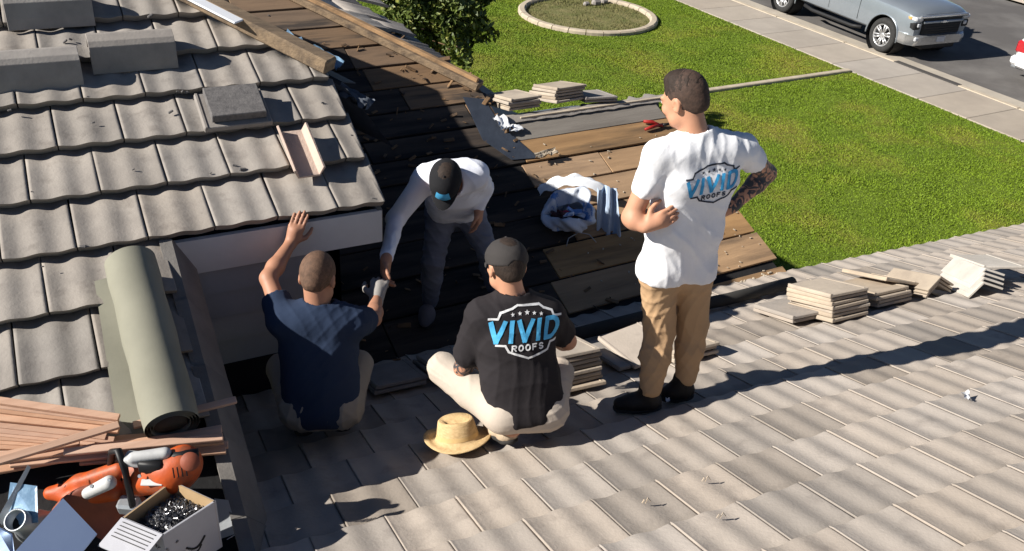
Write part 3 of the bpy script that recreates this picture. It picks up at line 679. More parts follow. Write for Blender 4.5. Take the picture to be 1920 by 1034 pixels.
# ------------------------------------------------------------------ laths
laths = [((-30, 750), (224, 786), .12), ((-30, 768), (222, 797), .10), ((-30, 782), (224, 808), .09), ((-30, 796), (200, 822), .07), ((-30, 812), (180, 833), .06), ((-30, 828), (230, 842), .05),
         ((-30, 876), (224, 799), .14), ((-20, 862), (150, 830), .10), ((0, 858), (330, 838), .07), ((-30, 868), (416, 812), .09), ((60, 862), (428, 836), .05), ((120, 850), (418, 822), .11), ((150, 868), (424, 846), .05), ((250, 800), (443, 752), .06), ((-30, 845), (300, 820), .03), ((-30, 889), (120, 862), .03)]
ln = ['topmost long pink lath in the pile at the lower left', 'second lath from the top of the pile', 'third lath from the top of the pile', 'fourth lath from the top of the pile', 'fifth lath down on the left side of the pile', 'sixth lath down on the left side of the pile',
      'slanting lath crossing over the others at the left', 'short slanting lath under the crossing one', 'middle lath running toward the saw', 'long lath reaching from the left edge to the dark gap', 'lath with its end sticking out lowest at the right of the pile', 'lath ending under the felt roll beside the gap', 'lath just above the orange saw', 'single lath poking out past the roof edge beyond the felt roll', 'lath buried lowest in the pile', 'short lath at the bottom left of the pile']
laths += [((-30, 759), (222, 791), .105), ((-30, 806), (215, 829), .065), ((-30, 820), (205, 838), .055), ((-30, 838), (260, 846), .045), ((-30, 856), (210, 852), .04), ((20, 872), (300, 846), .075), ((90, 866), (416, 806), .075), ((200, 846), (420, 828), .085)]
ln += ['narrow lath between the two topmost laths', 'narrow lath half way down the left of the pile', 'narrow lath below the middle of the left side', 'lath low on the left running to the felt sheet', 'lath second from the bottom at the left edge', 'lath crossing toward the saw handle', 'lath under the felt roll reaching the dark gap', 'short lath below the felt roll above the saw']
for (p1_, p2_, lf), l_ in zip(laths, ln):
    pxbox('lath', F3.at(*p1_, .05+lf), F3.at(*p2_, .05+lf), .030, .016, m_lath, None, F3.ez+F3.ex*random.uniform(-.2, .2), label=l_, cat='lath', group='wooden laths piled at the lower left')

# ------------------------------------------------------------------ box of nails
zr = F3.at(300, 980, .0)[2]+.27
cr = [G(228, 972, zr), G(322, 902, zr), G(404, 940, zr), G(305, 1004, zr)]
bx = empty('nail_box', np.mean(cr, 0)-np.array([0, 0, .2]), 'open white and brown cardboard box full of nails beside the orange saw', 'box')
m_card = mat('brown_cardboard', (.42, .29, .16), (.36, .25, .135), 6, .9, .1, 40); m_cardw = mat('white_box_print', (.42, .42, .45), (.34, .34, .37), 5, .7, .05, 20)
def wallq(name, a, b_, dep, mt_, th=.006, lean=0):
    a = np.asarray(a); b_ = np.asarray(b_); e = (b_-a); e /= np.linalg.norm(e); nn = np.cross(e, ZZ); V = []
    for s_ in (0, 1):
        for P in (a, b_, b_-ZZ*dep, a-ZZ*dep): V.append(P+nn*th*s_)
    return part(name, V, [(0, 1, 2, 3), (7, 6, 5, 4), (0, 4, 5, 1), (1, 5, 6, 2), (2, 6, 7, 3), (3, 7, 4, 0)], mt_, bx)
for i in range(4): wallq('box_side', cr[i], cr[(i+1) % 4], .22, m_cardw if i in (2, 3) else m_card)
ctr = np.mean(cr, 0)
for i in (0, 1, 2, 3):
    o_ = ctr+(np.array(cr[i])-ctr)*1.012; o2 = ctr+(np.array(cr[(i+1) % 4])-ctr)*1.012; wallq('outer_face', o_, o2, .23, m_cardw, .002)
fo = [cr[3], cr[0]]; out = (np.array(fo[0])+fo[1])/2-ctr; out[2] = 0; out /= np.linalg.norm(out)
V = [fo[0], fo[1], fo[1]+out*.10-ZZ*.05, fo[0]+out*.10-ZZ*.05]; V = V+[np.array(v)+ZZ*.004 for v in V]
part('flap', V, [(0, 1, 2, 3), (7, 6, 5, 4), (0, 4, 5, 1), (1, 5, 6, 2), (2, 6, 7, 3), (3, 7, 4, 0)], m_cardw, bx)
b = MB()
lines = MB()
for i in range(5):
    t = .12+i*.12; p0_ = np.array(fo[0])+(out*.10-ZZ*.05)*t+ZZ*.0062; p1_ = np.array(fo[1])+(out*.10-ZZ*.05)*t+ZZ*.0062; lines.tube([p0_*.9+p1_*.1, p0_*.1+p1_*.9], .0018, 4)
lines.out('printed_line', m_black, bx)
# print on the front face
f0, f1 = ctr+(np.array(cr[2])-ctr)*1.03, ctr+(np.array(cr[3])-ctr)*1.03
lines = MB(); pr = [(f0+(f1-f0)*(.3+.35*t))-ZZ*(.12+.03*math.sin(t*3.1)) for t in np.linspace(0, 1, 9)]; lines.tube(pr, .004, 5)
pr = [(f0+(f1-f0)*(.38+.2*t))-ZZ*(.15+.02*math.sin(t*3.1)) for t in np.linspace(0, 1, 7)]; lines.tube(pr, .003, 5); lines.out('printed_mark', m_black, bx)
m_nail = mat('zinc_nails', (.30, .30, .31), (.10, .10, .11), 60, .38, 0, metal=.75)
b = MB(); fl = ctr-ZZ*.06; e1 = np.array(cr[1])-cr[0]; e2 = np.array(cr[3])-cr[0]
for i in range(900):
    u, v = random.uniform(.04, .96), random.uniform(.04, .96); p = np.array(cr[0])+e1*u+e2*v-ZZ*(.075-.03*math.sin(u*3.1)*math.sin(v*3.1)-random.uniform(0, .012))
    d = np.array([random.gauss(0, 1), random.gauss(0, 1), random.gauss(0, .5)]); d /= np.linalg.norm(d); d *= .022
    b.tube([p-d, p+d*.93, p+d*.94, p+d], [.0016, .0016, .0045, .0045], 5)
b.out('nails', m_nail, None, kind='stuff', label='heap of small zinc nails filling the cardboard box')
b = MB(); b.prism([(0, 0), (1, 0), (1, 1), (0, 1)], np.array(cr[0])-ZZ*.085, e1, e2, ZZ*.012); b.out('nail_fill', m_black, bx)

# ------------------------------------------------------------------ metal pieces at the lower left
def plate(name, pts, th, mt_, **kw):
    P = np.array(pts, float); n_ = np.cross(P[1]-P[0], P[2]-P[0]); n_ /= np.linalg.norm(n_); k = len(P)
    V = np.vstack([P, P-n_*th]); F = [tuple(range(k)), tuple(range(k, 2*k))[::-1]]+[(i, k+i, k+(i+1) % k, (i+1) % k) for i in range(k)]
    return part(name, V, F, mt_, None, **kw)
hb = hof(F3.at(120, 980, .2))
_z = F3.at(100, 1000, .0)[2]+.22
_a, _b, _c = G(118, 936, _z+.02), G(182, 1003, _z-.01), G(5, 1062, _z+.03)
plate('metal_sheet', [_a, _b, _b+_c-_a, _c], .004, m_alu, label='bright folded galvanised sheet at the bottom left corner', cat='metal sheet')
vp = empty('vent_pipe', F3.at(30, 985, .05), 'galvanised vent pipe with a dark open mouth at the lower left edge', 'vent pipe')
b = MB(); o_ = J(28, 975, hb-.02); axx = CF*-.6+ZZ*.5+RH*-.1; b.lathe([(.075, -.22), (.06, -.10), (.040, -.06), (.040, 0), (.034, 0), (.034, -.1)], o_, axx, 26); b.out('cone', m_zinc, vp, True)
b = MB(); b.lathe([(.001, -.05), (.034, -.045)], o_, axx, 20); b.out('opening', m_black, vp)
plate('metal_strip', [J(52, 872, hb+.14), J(58, 876, hb+.14), J(4, 985, hb), J(-6, 975, hb)], .003, m_zinc, label='thin grey metal strip standing at a slant left of the vent pipe', cat='metal strip')
plate('metal_sheet', [J(-10, 985, hb-.02), J(22, 1002, hb-.02), J(28, 1050, hb-.1), J(-30, 1050, hb-.1)], .003, m_alu, label='small bright sheet corner at the very bottom left', cat='metal sheet')
plate('vent_flashing', [J(20, 905, hb+.10), J(70, 912, hb+.10), J(72, 980, hb), J(8, 990, hb)], .003, m_tarp, label='bluish metal vent flashing standing behind the vent pipe', cat='flashing')
hb2 = hof(F3.at(420, 985, .05))
plate('flashing', [J(402, 935, hb2+.08), J(428, 938, hb2+.08), J(446, 1000, hb2), J(410, 1012, hb2-.02)], .003, m_zinc, label='grey bent flashing leaning against the right side of the nail box', cat='flashing')
plate('flashing', [J(446, 1000, hb2), J(460, 984, hb2+.03), J(462, 988, hb2+.03), J(425, 1012, hb2-.02)], .003, m_whitemetal, label='thin white flashing lip beside the grey bent flashing', cat='flashing')

# ------------------------------------------------------------------ orange cut-off saw
m_or = mat('orange_plastic', (.52, .085, .015), (.36, .06, .012), 14, .5, .2, 30, c3=(.15, .07, .04), s3=9, t3=(.46, .66)); m_ord = mat('dusty_red_guard', (.27, .07, .035), (.17, .05, .03), 8, .6, .2, 24)
m_pale = mat('pale_grey_plastic', (.50, .50, .49), (.38, .38, .38), 12, .6, .1, 20)
sw0 = empty('cutoff_saw', F3.at(235, 930, .08), 'orange cut-off saw with black front handle lying by the nail box', 'saw')
hs = hof(F3.at(235, 900, .18))
def K(px, py, d=0): return J(px, py, hs+d)
def solid(name, fn, lo, hi, h, mt_, parent, it=1):
    s = SDF(lo, hi, h); fn(s); V, Q = s.mesh(); return fastmesh(name, V, Q, mt_, parent, True, it)[0]
lo = np.min([K(60, 1080, -.3), K(400, 820, .3), K(60, 820, .3), K(400, 1080, -.3)], 0)-.05; hi = np.max([K(60, 1080, -.3), K(400, 820, .3), K(60, 820, .3), K(400, 1080, -.3)], 0)+.05; lo[2] -= .1; hi[2] += .35
solid('housing', lambda s: (s.cone(K(318, 884), K(345, 868, .02), .066, .066, .03), s.cone(K(262, 902), K(330, 888), .056, .066, .05), s.cone(K(255, 880, .02), K(300, 865, .03), .045, .04, .03)), lo, hi, .007, m_or, sw0)
solid('rear_handle', lambda s: (s.cone(K(95, 925, .0), K(150, 905, .02), .022, .03, .02), s.cone(K(150, 905, .02), K(225, 880, .03), .03, .032, .02), s.cone(K(150, 935, -.03), K(215, 920, 0), .03, .04, .03), s.cone(K(95, 925), K(150, 940, -.03), .02, .028, .02)), lo, hi, .006, m_or, sw0)
solid('blade_guard', lambda s: (s.ell(K(190, 985, -.02), (.17, .17, .035), np.array([RH, np.cross(RH, -FH*.8+RH*.35), -FH*.8+RH*.35]), .01), s.cone(K(180, 960, 0), K(215, 1040, -.1), .06, .05, .03)), lo, hi, .008, m_ord, sw0)
solid('top_cover', lambda s: (s.box(K(262, 862, .0), (.055, .03, .02), .012, np.array([RH, FH, ZZ]), .01), s.cone(K(250, 858, -.02), K(310, 850, .0), .02, .022, .01)), lo, hi, .005, m_pale, sw0)
solid('filter_cover', lambda s: (s.cone(K(165, 925, -.05), K(205, 905, -.05), .022, .026, .01),), lo, hi, .005, m_pale, sw0)
b = MB(); b.tube([K(207, 875, .04), K(210, 848, .03), K(222, 846, .0), K(234, 880, -.04), K(244, 925, -.06), K(250, 958, -.07), K(240, 962, -.05)], [.013, .014, .014, .013, .013, .013, .012], 10); b.out('front_handle', m_black, sw0, True)
b = MB(); b.tube([K(295, 868, .0), K(330, 856, .0), K(372, 850, .02)], .018, 10); b.bev((-.04, -.02, -.02), (.05, .02, .03), .008, basis(K(282, 876, -.03), RH, FH)); b.out('intake', m_black, sw0, True)
b = MB(); b.bev((-.035, -.03, -.035), (.04, .03, .02), .01, basis(K(240, 945, -.05), RH, FH+ZZ*.2)); b.out('muffler', m_zinc, sw0, False)
for k in range(4):
    b = MB(); b.tube([K(324+k*8, 878-k*1.2, -.062), K(327+k*8, 896-k*1.2, -.066)], .0028, 6); b.out('vent_slot', m_black, sw0)
b = MB(); b.lathe([(.0001, .006), (.030, .006), (.034, .0)], K(356, 866, -.050), -FH*.7+ZZ*.6+RH*.2, 20); b.out('starter_cover', m_ord, sw0, True)
b = MB(); b.bev((-.04, -.012, -.003), (.04, .012, .003), .002, basis(K(285, 905, -.068), RH+ZZ*.1, ZZ*.6+FH)); b.out('name_strip', m_pale, sw0)
for q_ in ((262, 893), (300, 912), (205, 900), (172, 912)): b = MB(); b.lathe([(.0001, .004), (.006, .004), (.007, 0)], K(*q_, -.062), -FH+ZZ*.6, 10); b.out('screw', m_zinc, sw0)
b = MB(); b.lathe([(.150, -.004), (.152, .004), (.02, .004), (.02, -.004), (.150, -.004)], K(192, 990, .01), -FH*.8+RH*.35, 40); b.out('cutting_disc', m_black, sw0)
b = MB(); b.tube([K(112, 905, .02), K(125, 912, .0), K(140, 925, -.01)], .010, 8); b.out('trigger', m_black, sw0, True)

# ------------------------------------------------------------------ sack on the boards
bh = hof(F2.at(1065, 400)); rs = np.random.default_rng(5)
m_sack = mat('printed_white_sack', (.60, .63, .70), (.45, .50, .60), 8, .55, .4, 14, c3=(.10, .22, .50), s3=7, t3=(.56, .60), bdist=.01)
m_sackin = mat('dark_red_goods', (.10, .03, .03), (.015, .012, .014), 14, .7, .3, 20, c3=(.30, .03, .07), s3=8, t3=(.55, .62))
sk = empty('supply_sack', F2.at(1075, 400), 'open crumpled white sack with blue print lying on the bare boards', 'sack')
c0 = F2.at(1062, 425, .0); V = []; F = []; NA, NL = 60, 10
def rim(a, t):
    wob = .016*math.sin(a*5+t*4)+.010*math.sin(a*11+t*9)+rs.uniform(-.005, .005)
    rx = .165+.035*math.sin(t*2.8)+wob; ry = .13+.03*math.sin(t*2.8)+wob
    return c0+RH*rx*math.cos(a)+FH*ry*math.sin(a)+ZZ*(t*(.11+.16*max(0, math.sin(a+.35))+.018*math.sin(a*3))+.02)
for j in range(NL):
    for i in range(NA): V.append(rim(2*math.pi*i/NA, j/(NL-1)))
for j in range(4):                                                    # the lip folds inwards
    for i in range(NA): p = rim(2*math.pi*i/NA, 1); V.append(p+(c0-p)*np.array([1, 1, 0])*(.10+.07*j)-ZZ*(.012+.035*j))
for j in range(NL+3):
    for i in range(NA): F.append((j*NA+i, j*NA+(i+1) % NA, (j+1)*NA+(i+1) % NA, (j+1)*NA+i))
part('sack_wall', V, F, m_sack, sk, True)
b = MB(); b.lathe([(.001, .0), (.09, .01), (.14, .0)], c0+ZZ*.07, ZZ, 20); b.out('sack_floor', m_black, sk)
for k in range(16):
    b = MB(); e_ = np.array([random.gauss(0, 1) for _ in range(3)]); q = c0+RH*random.uniform(-.10, .10)+FH*random.uniform(-.07, .07)+ZZ*random.uniform(.08, .14); b.bev((-.045, -.02, -.008), (.045, .02, .008), .003, basis(q, RH+e_*.5, FH+e_[::-1]*.5)); b.out('contents', m_sackin if k % 3 else m_sack, sk)
def sheet(nm, pts_fn, nu, nv, mt_):
    V = np.array([pts_fn(i/nu, k/nv) for i in range(nu+1) for k in range(nv+1)]); F = [(i*(nv+1)+k, i*(nv+1)+k+1, (i+1)*(nv+1)+k+1, (i+1)*(nv+1)+k) for i in range(nu) for k in range(nv)]
    m = len(V); V = np.vstack([V, V+FH*.005]); F += [tuple(m+i for i in f[::-1]) for f in F]; part(nm, V, F, mt_, sk, True)
def top_sheet(t, u):
    x = 1010+t*146; y = 348-24*math.sin(min(1, t*1.15)*2.6)+t*t*20+u*20; return J(x+3*math.sin(u*9+t*14), y+2*math.sin(t*23+u*3), bh+.16-u*.05)+ZZ*(.025*math.sin(u*3.1)+.008*math.sin(t*31+u*5))
sheet('rolled_rim', top_sheet, 26, 7, m_whitemetal)
m_flap = mat('pale_blue_sack', (.56, .64, .76), (.30, .42, .60), 5, .5, .5, 9, c3=(.2, .36, .6), s3=5, stretch=(2, 2, .4))
sheet('hanging_flap', lambda t, u: J(1120+u*(36+12*t)-2*t, 352+t*104+4*math.sin(u*9), bh-.10+.03*t)-FH*(.022*math.sin(u*13+t*2.5)+.008*math.sin(u*29+t*7)), 18, 18, m_flap)
b = MB(); b.tube([F2.at(1062, 462, .03), F2.at(1066, 447, .05), F2.at(1085, 436, .06), F2.at(1105, 440, .05), F2.at(1118, 455, .03)], .004, 6); b.out('wire_loop', m_zinc, None, True, label='thin wire loop lying on the dark boards below the sack', cat='wire')
# pliers
m_red = mat('red_grip', (.35, .02, .015), (.25, .015, .012), 8, .5)
pl = empty('pliers', F2.at(1228, 235), 'red handled pliers lying on the sunlit boards behind the standing man', 'pliers')
for s_, (p1_, p2_, p3_) in enumerate((((1207, 228), (1222, 229), (1243, 237)), ((1210, 243), (1224, 238), (1243, 233)))):
    b = MB(); b.tube([F2.at(*p1_, .02), F2.at(*p2_, .025), F2.at(*p3_, .02)], [.013, .016, .010], 8); b.out('handle', m_red, pl, True)
b = MB(); b.tube([F2.at(1243, 235, .02), F2.at(1258, 232, .02)], [.016, .008], 8); b.out('jaw', m_black, pl, True)
# straw hat
m_straw = mat('straw', (.60, .43, .23), (.42, .29, .14), 40, .8, .6, 60, stretch=(1, 1, 3), bdist=.004)
ht = empty('straw_hat', F1.at(860, 836, TOP1), 'tan straw hat with wide brim resting on the tiles behind the crouching man', 'hat')
c0 = F1.at(858, 822, TOP1+.02); hz = F1.ez*.95+FH*-.05; hz /= np.linalg.norm(hz); hx = RH-hz*(RH@hz); hx /= np.linalg.norm(hx); hy = np.cross(hz, hx); V = []; F = []; NA = 48
prof = [(.001, .098), (.045, .094), (.07, .100), (.078, .092), (.086, .05), (.092, .014), (.100, .004), (.128, -.004), (.158, -.004), (.160, -.009), (.128, -.010), (.096, -.004)]
for r_, z_ in prof:
    for i in range(NA):
        a = 2*math.pi*i/NA; cu = .022*max(0, (r_-.10)/.06)*math.cos(a)**2; dent = -.022*math.exp(-((r_*math.sin(a))**2)/.0009)*(r_ < .06); rrx = r_*(1.08 if r_ < .11 else 1.0)
        V.append(c0+hx*rrx*math.cos(a)+hy*r_*.95*math.sin(a)+hz*(z_+cu*(1.6 if math.cos(a) < 0 else .7)+dent))
for j in range(len(prof)-1):
    for i in range(NA): F.append((j*NA+i, (j+1)*NA+i, (j+1)*NA+(i+1) % NA, j*NA+(i+1) % NA))
part('hat_body', V, F, m_straw, ht, True)
V = []; F = []
for j, (r_, z_) in enumerate(((.0925, .016), (.0895, .036))):
    for i in range(NA): a = 2*math.pi*i/NA; V.append(c0+hx*r_*1.085*math.cos(a)+hy*r_*.955*math.sin(a)+hz*z_)
for i in range(NA): F.append((i, (i+1) % NA, NA+(i+1) % NA, NA+i))
part('hat_band', V, F, mat('straw_band', (.60, .42, .20), (.5, .34, .15), 20, .7), ht, True)
# scraps on the tiles
for (x, y), lab, s_ in (((1811, 745), 'small white scrap lying on the tiles at the right', .022), ((1252, 752), 'tiny white chip by the boots of the standing man', .012)):
    crumple('white_scrap', F1.at(x, y, TOP1), RH, FH, s_*1.6, s_*2.2, s_*1.4, m_whitemetal, 4, int(x), label=lab, cat='scrap')
for (x, y), lab in (((1322, 903), 'thin clip standing on the foreground tiles, upper one of three'), ((1210, 944), 'thin clip standing on the foreground tiles, left one of three'), ((1350, 972), 'thin clip standing on the foreground tiles, lowest one of three')):
    b = MB(); q = F1.at(x, y, TOP1); b.tube([q, q+ZZ*.03+RH*.006, q+ZZ*.012+RH*.018], .0028, 5); b.tube([q-RH*.012, q+ZZ*.02-RH*.006], .003, 5); b.out('clip', m_paletile, None, label=lab, cat='clip', group='clips on the tiles')
b = MB()
for (x, y, s_) in ((155, 463, .016), (122, 78, .014), (132, 74, .011), (282, 30, .018), (320, 210, .014), (342, 172, .012), (350, 173, .010), (333, 172, .008), (18, 207, .01), (175, 230, .008), (165, 182, .008), (455, 318, .018), (440, 311, .012), (250, 318, .007), (605, 193, .01), (505, 30, .009), (210, 75, .01), (660, 254, .008), (700, 372, .008), (395, 325, .006), (80, 500, .006), (60, 360, .006)):
    q = F3.at(x, y, .092); e_ = np.array([random.gauss(0, 1) for _ in range(3)]); b.bev((-s_, -s_*.5, -s_*.4), (s_, s_*.5, s_*.4), s_*.25, basis(q, F3.ex+e_*.3, F3.ey+e_[::-1]*.2))
b.out('debris', m_dtile, None, kind='stuff', label='small dark chips and mortar crumbs scattered on the wavy tiles')
b = MB()
for i in range(160):
    q = F2.at(random.uniform(1010, 1480), random.uniform(230, 540), .0); l = F2.loc(q)
    if not (-1.6 < l[0] < -.0 and .0 < l[1] < 1.9): continue
    s_ = random.uniform(.004, .013); b.bev((-s_, -s_*.5, -s_*.3), (s_, s_*.5, s_*.3), s_*.2, basis(q+F2.ez*.0, F2.ex+F2.ey*random.uniform(-2, 2), F2.ey))
for i in range(70):
    q = F2.w(random.uniform(-.95, -.05), .07+random.gauss(0, .035)+.03*math.sin(i), .0); s_ = random.uniform(.012, .03); b.bev((-s_, -s_*.4, -s_*.2), (s_, s_*.4, s_*.25), s_*.2, basis(q, F2.ex+F2.ey*random.uniform(-1, 1), F2.ey))
b.out('board_debris', m_edge, None, kind='stuff', label='splinters and dry leaves scattered on the boards')
# ------------------------------------------------------------------ leafy tree beyond the side slope
hd_ = 14.6
def tree(px, py, rad, nl, label):
    c = J(px, py, hd_)*1.0; tr = empty('leafy_tree', (c[0], c[1], 0), label, 'tree')
    b = MB(); b.tube([(c[0], c[1], 0), (c[0]+.05, c[1], c[2]*.4), (c[0], c[1]+.05, c[2]*.85)], [.11, .09, .05], 10)
    for k in range(9):
        a = k*2.4; q = np.array([c[0], c[1], c[2]*(.45+.05*k)]); e_ = c+rad*.7*np.array([math.cos(a), math.sin(a), random.uniform(-.4, .7)]); b.tube([q, (q+e_)/2+np.array([0, 0, .1]), e_], [.045, .03, .012], 6)
    b.out('trunk', m_beam, tr, True)
    n = nl; d = RNG.normal(size=(n, 3)); d /= np.linalg.norm(d, axis=1)[:, None]; lob = 1+.28*np.sin(d[:, 0]*5+1)*np.sin(d[:, 1]*6)+.18*np.sin(d[:, 2]*9+d[:, 0]*7); r = RNG.uniform(.25, 1, n)**.45
    P = c+d*(rad*lob*r)[:, None]*np.array([1, 1, 1.15]); keep = np.sin(P[:, 0]*7+P[:, 2]*5)*np.sin(P[:, 1]*6-P[:, 2]*7) > -.45; P = P[keep]; n = len(P)
    u = RNG.normal(size=(n, 3)); u /= np.linalg.norm(u, axis=1)[:, None]; v = np.cross(u, RNG.normal(size=(n, 3))); v /= np.linalg.norm(v, axis=1)[:, None]; s_ = RNG.uniform(.045, .08, n)[:, None]
    V = np.stack([P-u*s_, P+v*s_*.45, P+u*s_, P-v*s_*.45], 1).reshape(-1, 3); Q = np.arange(4*n).reshape(-1, 4)
    me = bpy.data.meshes.new('foliage'); me.vertices.add(4*n); me.vertices.foreach_set('co', (V-c).astype(np.float32).ravel()); me.loops.add(4*n); me.loops.foreach_set('vertex_index', Q.astype(np.int32).ravel()); me.polygons.add(n); me.polygons.foreach_set('loop_start', np.arange(0, 4*n, 4, dtype=np.int32)); me.update()
    me.materials.append(mat('dark_leaves', (.10, .14, .022), (.045, .07, .014), 6, .55, 0, c3=(.24, .24, .05), s3=9, t3=(.54, .64), world=True, spec=.4)); mobj('foliage', me, Matrix.Translation(Vector(c)), tr)
tree(815, -6, .86, 20000, 'dark leafy tree standing on the lawn beyond the bare roof slope')
# ------------------------------------------------------------------ people
m_skin = mat('skin', (.52, .27, .17), (.44, .215, .13), 9, .55, .12, 60, spec=.35, bdist=.002)
m_skind = mat('tanned_skin', (.40, .20, .125), (.33, .16, .10), 9, .55, .12, 60, spec=.35, bdist=.002)
def skin_tattoo():
    m = mat('tattooed_skin', (.52, .27, .17), (.44, .215, .13), 9, .55, .12, 60, spec=.35, bdist=.002); N = m.node_tree.nodes; L = m.node_tree.links; b = N['Principled BSDF']
    src = b.inputs['Base Color'].links[0].from_socket; at = N.new('ShaderNodeAttribute'); at.attribute_name = 'ink'; tc = N.new('ShaderNodeTexCoord')
    n = N.new('ShaderNodeTexNoise'); n.inputs['Scale'].default_value = 22; n.inputs['Detail'].default_value = 3; n.inputs['Distortion'].default_value = 1.8; L.new(tc.outputs['Object'], n.inputs['Vector'])
    r = N.new('ShaderNodeMapRange'); r.inputs[1].default_value = .40; r.inputs[2].default_value = .52; L.new(n.outputs[0], r.inputs[0]); mu = N.new('ShaderNodeMath'); mu.operation = 'MULTIPLY'; L.new(r.outputs[0], mu.inputs[0]); L.new(at.outputs['Fac'], mu.inputs[1])
    mx = N.new('ShaderNodeMixRGB'); mx.inputs[2].default_value = (.045, .045, .05, 1); L.new(mu.outputs[0], mx.inputs[0]); L.new(src, mx.inputs[1]); L.new(mx.outputs[0], b.inputs['Base Color']); return m
m_ink = skin_tattoo()
m_hair = mat('short_dark_brown_hair', (.035, .022, .016), (.018, .012, .009), 60, .75, .6, 160, bdist=.004)
m_fade = mat('faded_side_hair', (.075, .045, .033), (.035, .023, .018), 60, .8, .5, 160, bdist=.003)
m_hairb = mat('cropped_brown_hair', (.15, .085, .055), (.075, .045, .03), 50, .8, .6, 160, bdist=.004)
m_eye = mat('eye_white', (.7, .68, .65), None, 8, .3); m_iris = mat('dark_iris', (.03, .02, .015), None, 8, .3)
def cloth(name, c, c2=None, rough=.9, bump=.35): return mat(name, c, c2 or tuple(v*.9 for v in c), 6, rough, bump, 26, bdist=.006, spec=.2)
m_wtee = cloth('white_cotton', (.80, .80, .82)); m_wlong = cloth('white_jersey', (.74, .76, .84)); m_btee = cloth('black_cotton', (.022, .019, .021)); m_navy = cloth('navy_cotton', (.022, .036, .072))
m_khaki = cloth('tan_trouser_cotton', (.44, .285, .16)); m_stone = cloth('stone_trouser_cotton', (.50, .43, .36)); m_jean = cloth('faded_grey_jeans', (.17, .18, .22), (.11, .12, .16)); m_grey = cloth('grey_khaki_cotton', (.29, .26, .22))
m_boot = mat('black_boot_leather', (.014, .012, .012), (.008, .007, .007), 20, .6, .3, 40); m_shoe = mat('beige_shoe', (.50, .40, .28), (.36, .28, .2), 14, .8, .3, 50); m_gshoe = mat('grey_shoe', (.16, .15, .17), None, 14, .8)
m_capc = cloth('charcoal_cap_cotton', (.042, .038, .037)); m_capb = cloth('black_cap_cotton', (.014, .014, .016)); m_sole = mat('dark_sole', (.03, .028, .026), None, 8, .8); m_glove = cloth('grey_work_glove', (.33, .31, .29)); m_belt = mat('brown_belt', (.05, .03, .02), None, 8, .5)
def headframe(fwd, up):
    f = nz(fwd); u = np.asarray(up, float); u = nz(u-f*(u@f)); r = np.cross(f, u); return np.array([r, f, u])
def head_sdf(s, c, B, sc_=1.0, beard=False):
    W = lambda r, f, u: c+(B[0]*r+B[1]*f+B[2]*u)*sc_
    s.ell(W(0, -.012, .028), np.array([.077, .094, .090])*sc_, B, .02)              # skull
    s.ell(W(0, .030, -.025), np.array([.060, .062, .082])*sc_, B, .035)             # face
    s.cone(W(-.038, .030, -.070), W(.038, .030, -.070), .026*sc_, None, .03); s.cone(W(0, .066, -.088), W(0, .060, -.080), .020*sc_, None, .02)   # jaw, chin
    s.cone(W(0, .090, .012), W(0, .108, -.022), .008*sc_, .012*sc_, .012)           # nose
    for k in (-1, 1):
        s.ell(W(k*.032, .098, .010), np.array([.017, .012, .011])*sc_, B, .012, 'sub')
        s.ell(W(k*.031, .082, .008), np.array([.013, .012, .012])*sc_, B, .004)
        s.cone(W(k*.012, .094, .026), W(k*.048, .080, .026), .007*sc_, None, .012)   # brow
        s.ell(W(k*.045, .066, -.025), np.array([.018, .018, .016])*sc_, B, .02)      # cheek
        s.ell(W(k*.079, -.010, -.008), np.array([.010, .020, .032])*sc_, B, .006); s.ell(W(k*.086, -.004, -.006), np.array([.006, .010, .018])*sc_, B, .004, 'sub')
        s.ell(W(k*.012, .104, -.030), np.array([.007, .007, .006])*sc_, B, .006)
    s.cone(W(-.018, .088, -.050), W(.018, .088, -.050), .006*sc_, None, .006); s.cone(W(-.016, .086, -.061), W(.016, .086, -.061), .007*sc_, None, .006); s.cone(W(-.022, .096, -.0555), W(.022, .096, -.0555), .003*sc_, None, .004, 'sub')
def hand_sdf(s, wr, d, pn, th, curl=.35, sc_=1.0, spread=.12):     # wrist, pointing direction, palm normal, side of the thumb
    d = nz(d); pn = nz(np.asarray(pn)-d*(np.asarray(pn)@d)); x = np.cross(d, pn); x = x if x@np.asarray(th) > 0 else -x; tips = []
    kn = {}
    for i, (o, L) in enumerate(((.030, .074), (.010, .082), (-.011, .077), (-.031, .062))):
        base = wr+d*.018*sc_+x*o*.55*sc_; k0 = wr+(d*(.088-.004*abs(i-1)))*sc_+x*o*sc_; s.cone(base, k0, .0145*sc_, .0115*sc_, .012)
        dd = nz(d+x*o*spread*6); p = k0; ang = 0
        for seg, (f_, r_) in enumerate(((.46, .0095), (.30, .0088), (.24, .0078))):
            ang += curl*(1, 1.25, .8)[seg]; q = p+(dd*math.cos(ang)+pn*math.sin(ang))*L*f_*sc_; s.cone(p, q, r_*sc_*1.02, r_*sc_*.93, .003); p = q
    t0 = wr+d*.022*sc_+x*.026*sc_; t1 = t0+(d*.55+x*.75+pn*.25)*.042*sc_; t2 = t1+nz(d*.9+x*.35+pn*.45)*.033*sc_; t3 = t2+nz(d+x*.05+pn*.5)*.026*sc_
    s.cone(t0, t1, .016*sc_, .0125*sc_, .010); s.cone(t1, t2, .0115*sc_, .0105*sc_, .004); s.cone(t2, t3, .0105*sc_, .0085*sc_, .003)
    s.cone(wr-d*.01, wr+d*.06*sc_, .026*sc_, .026*sc_, .02)
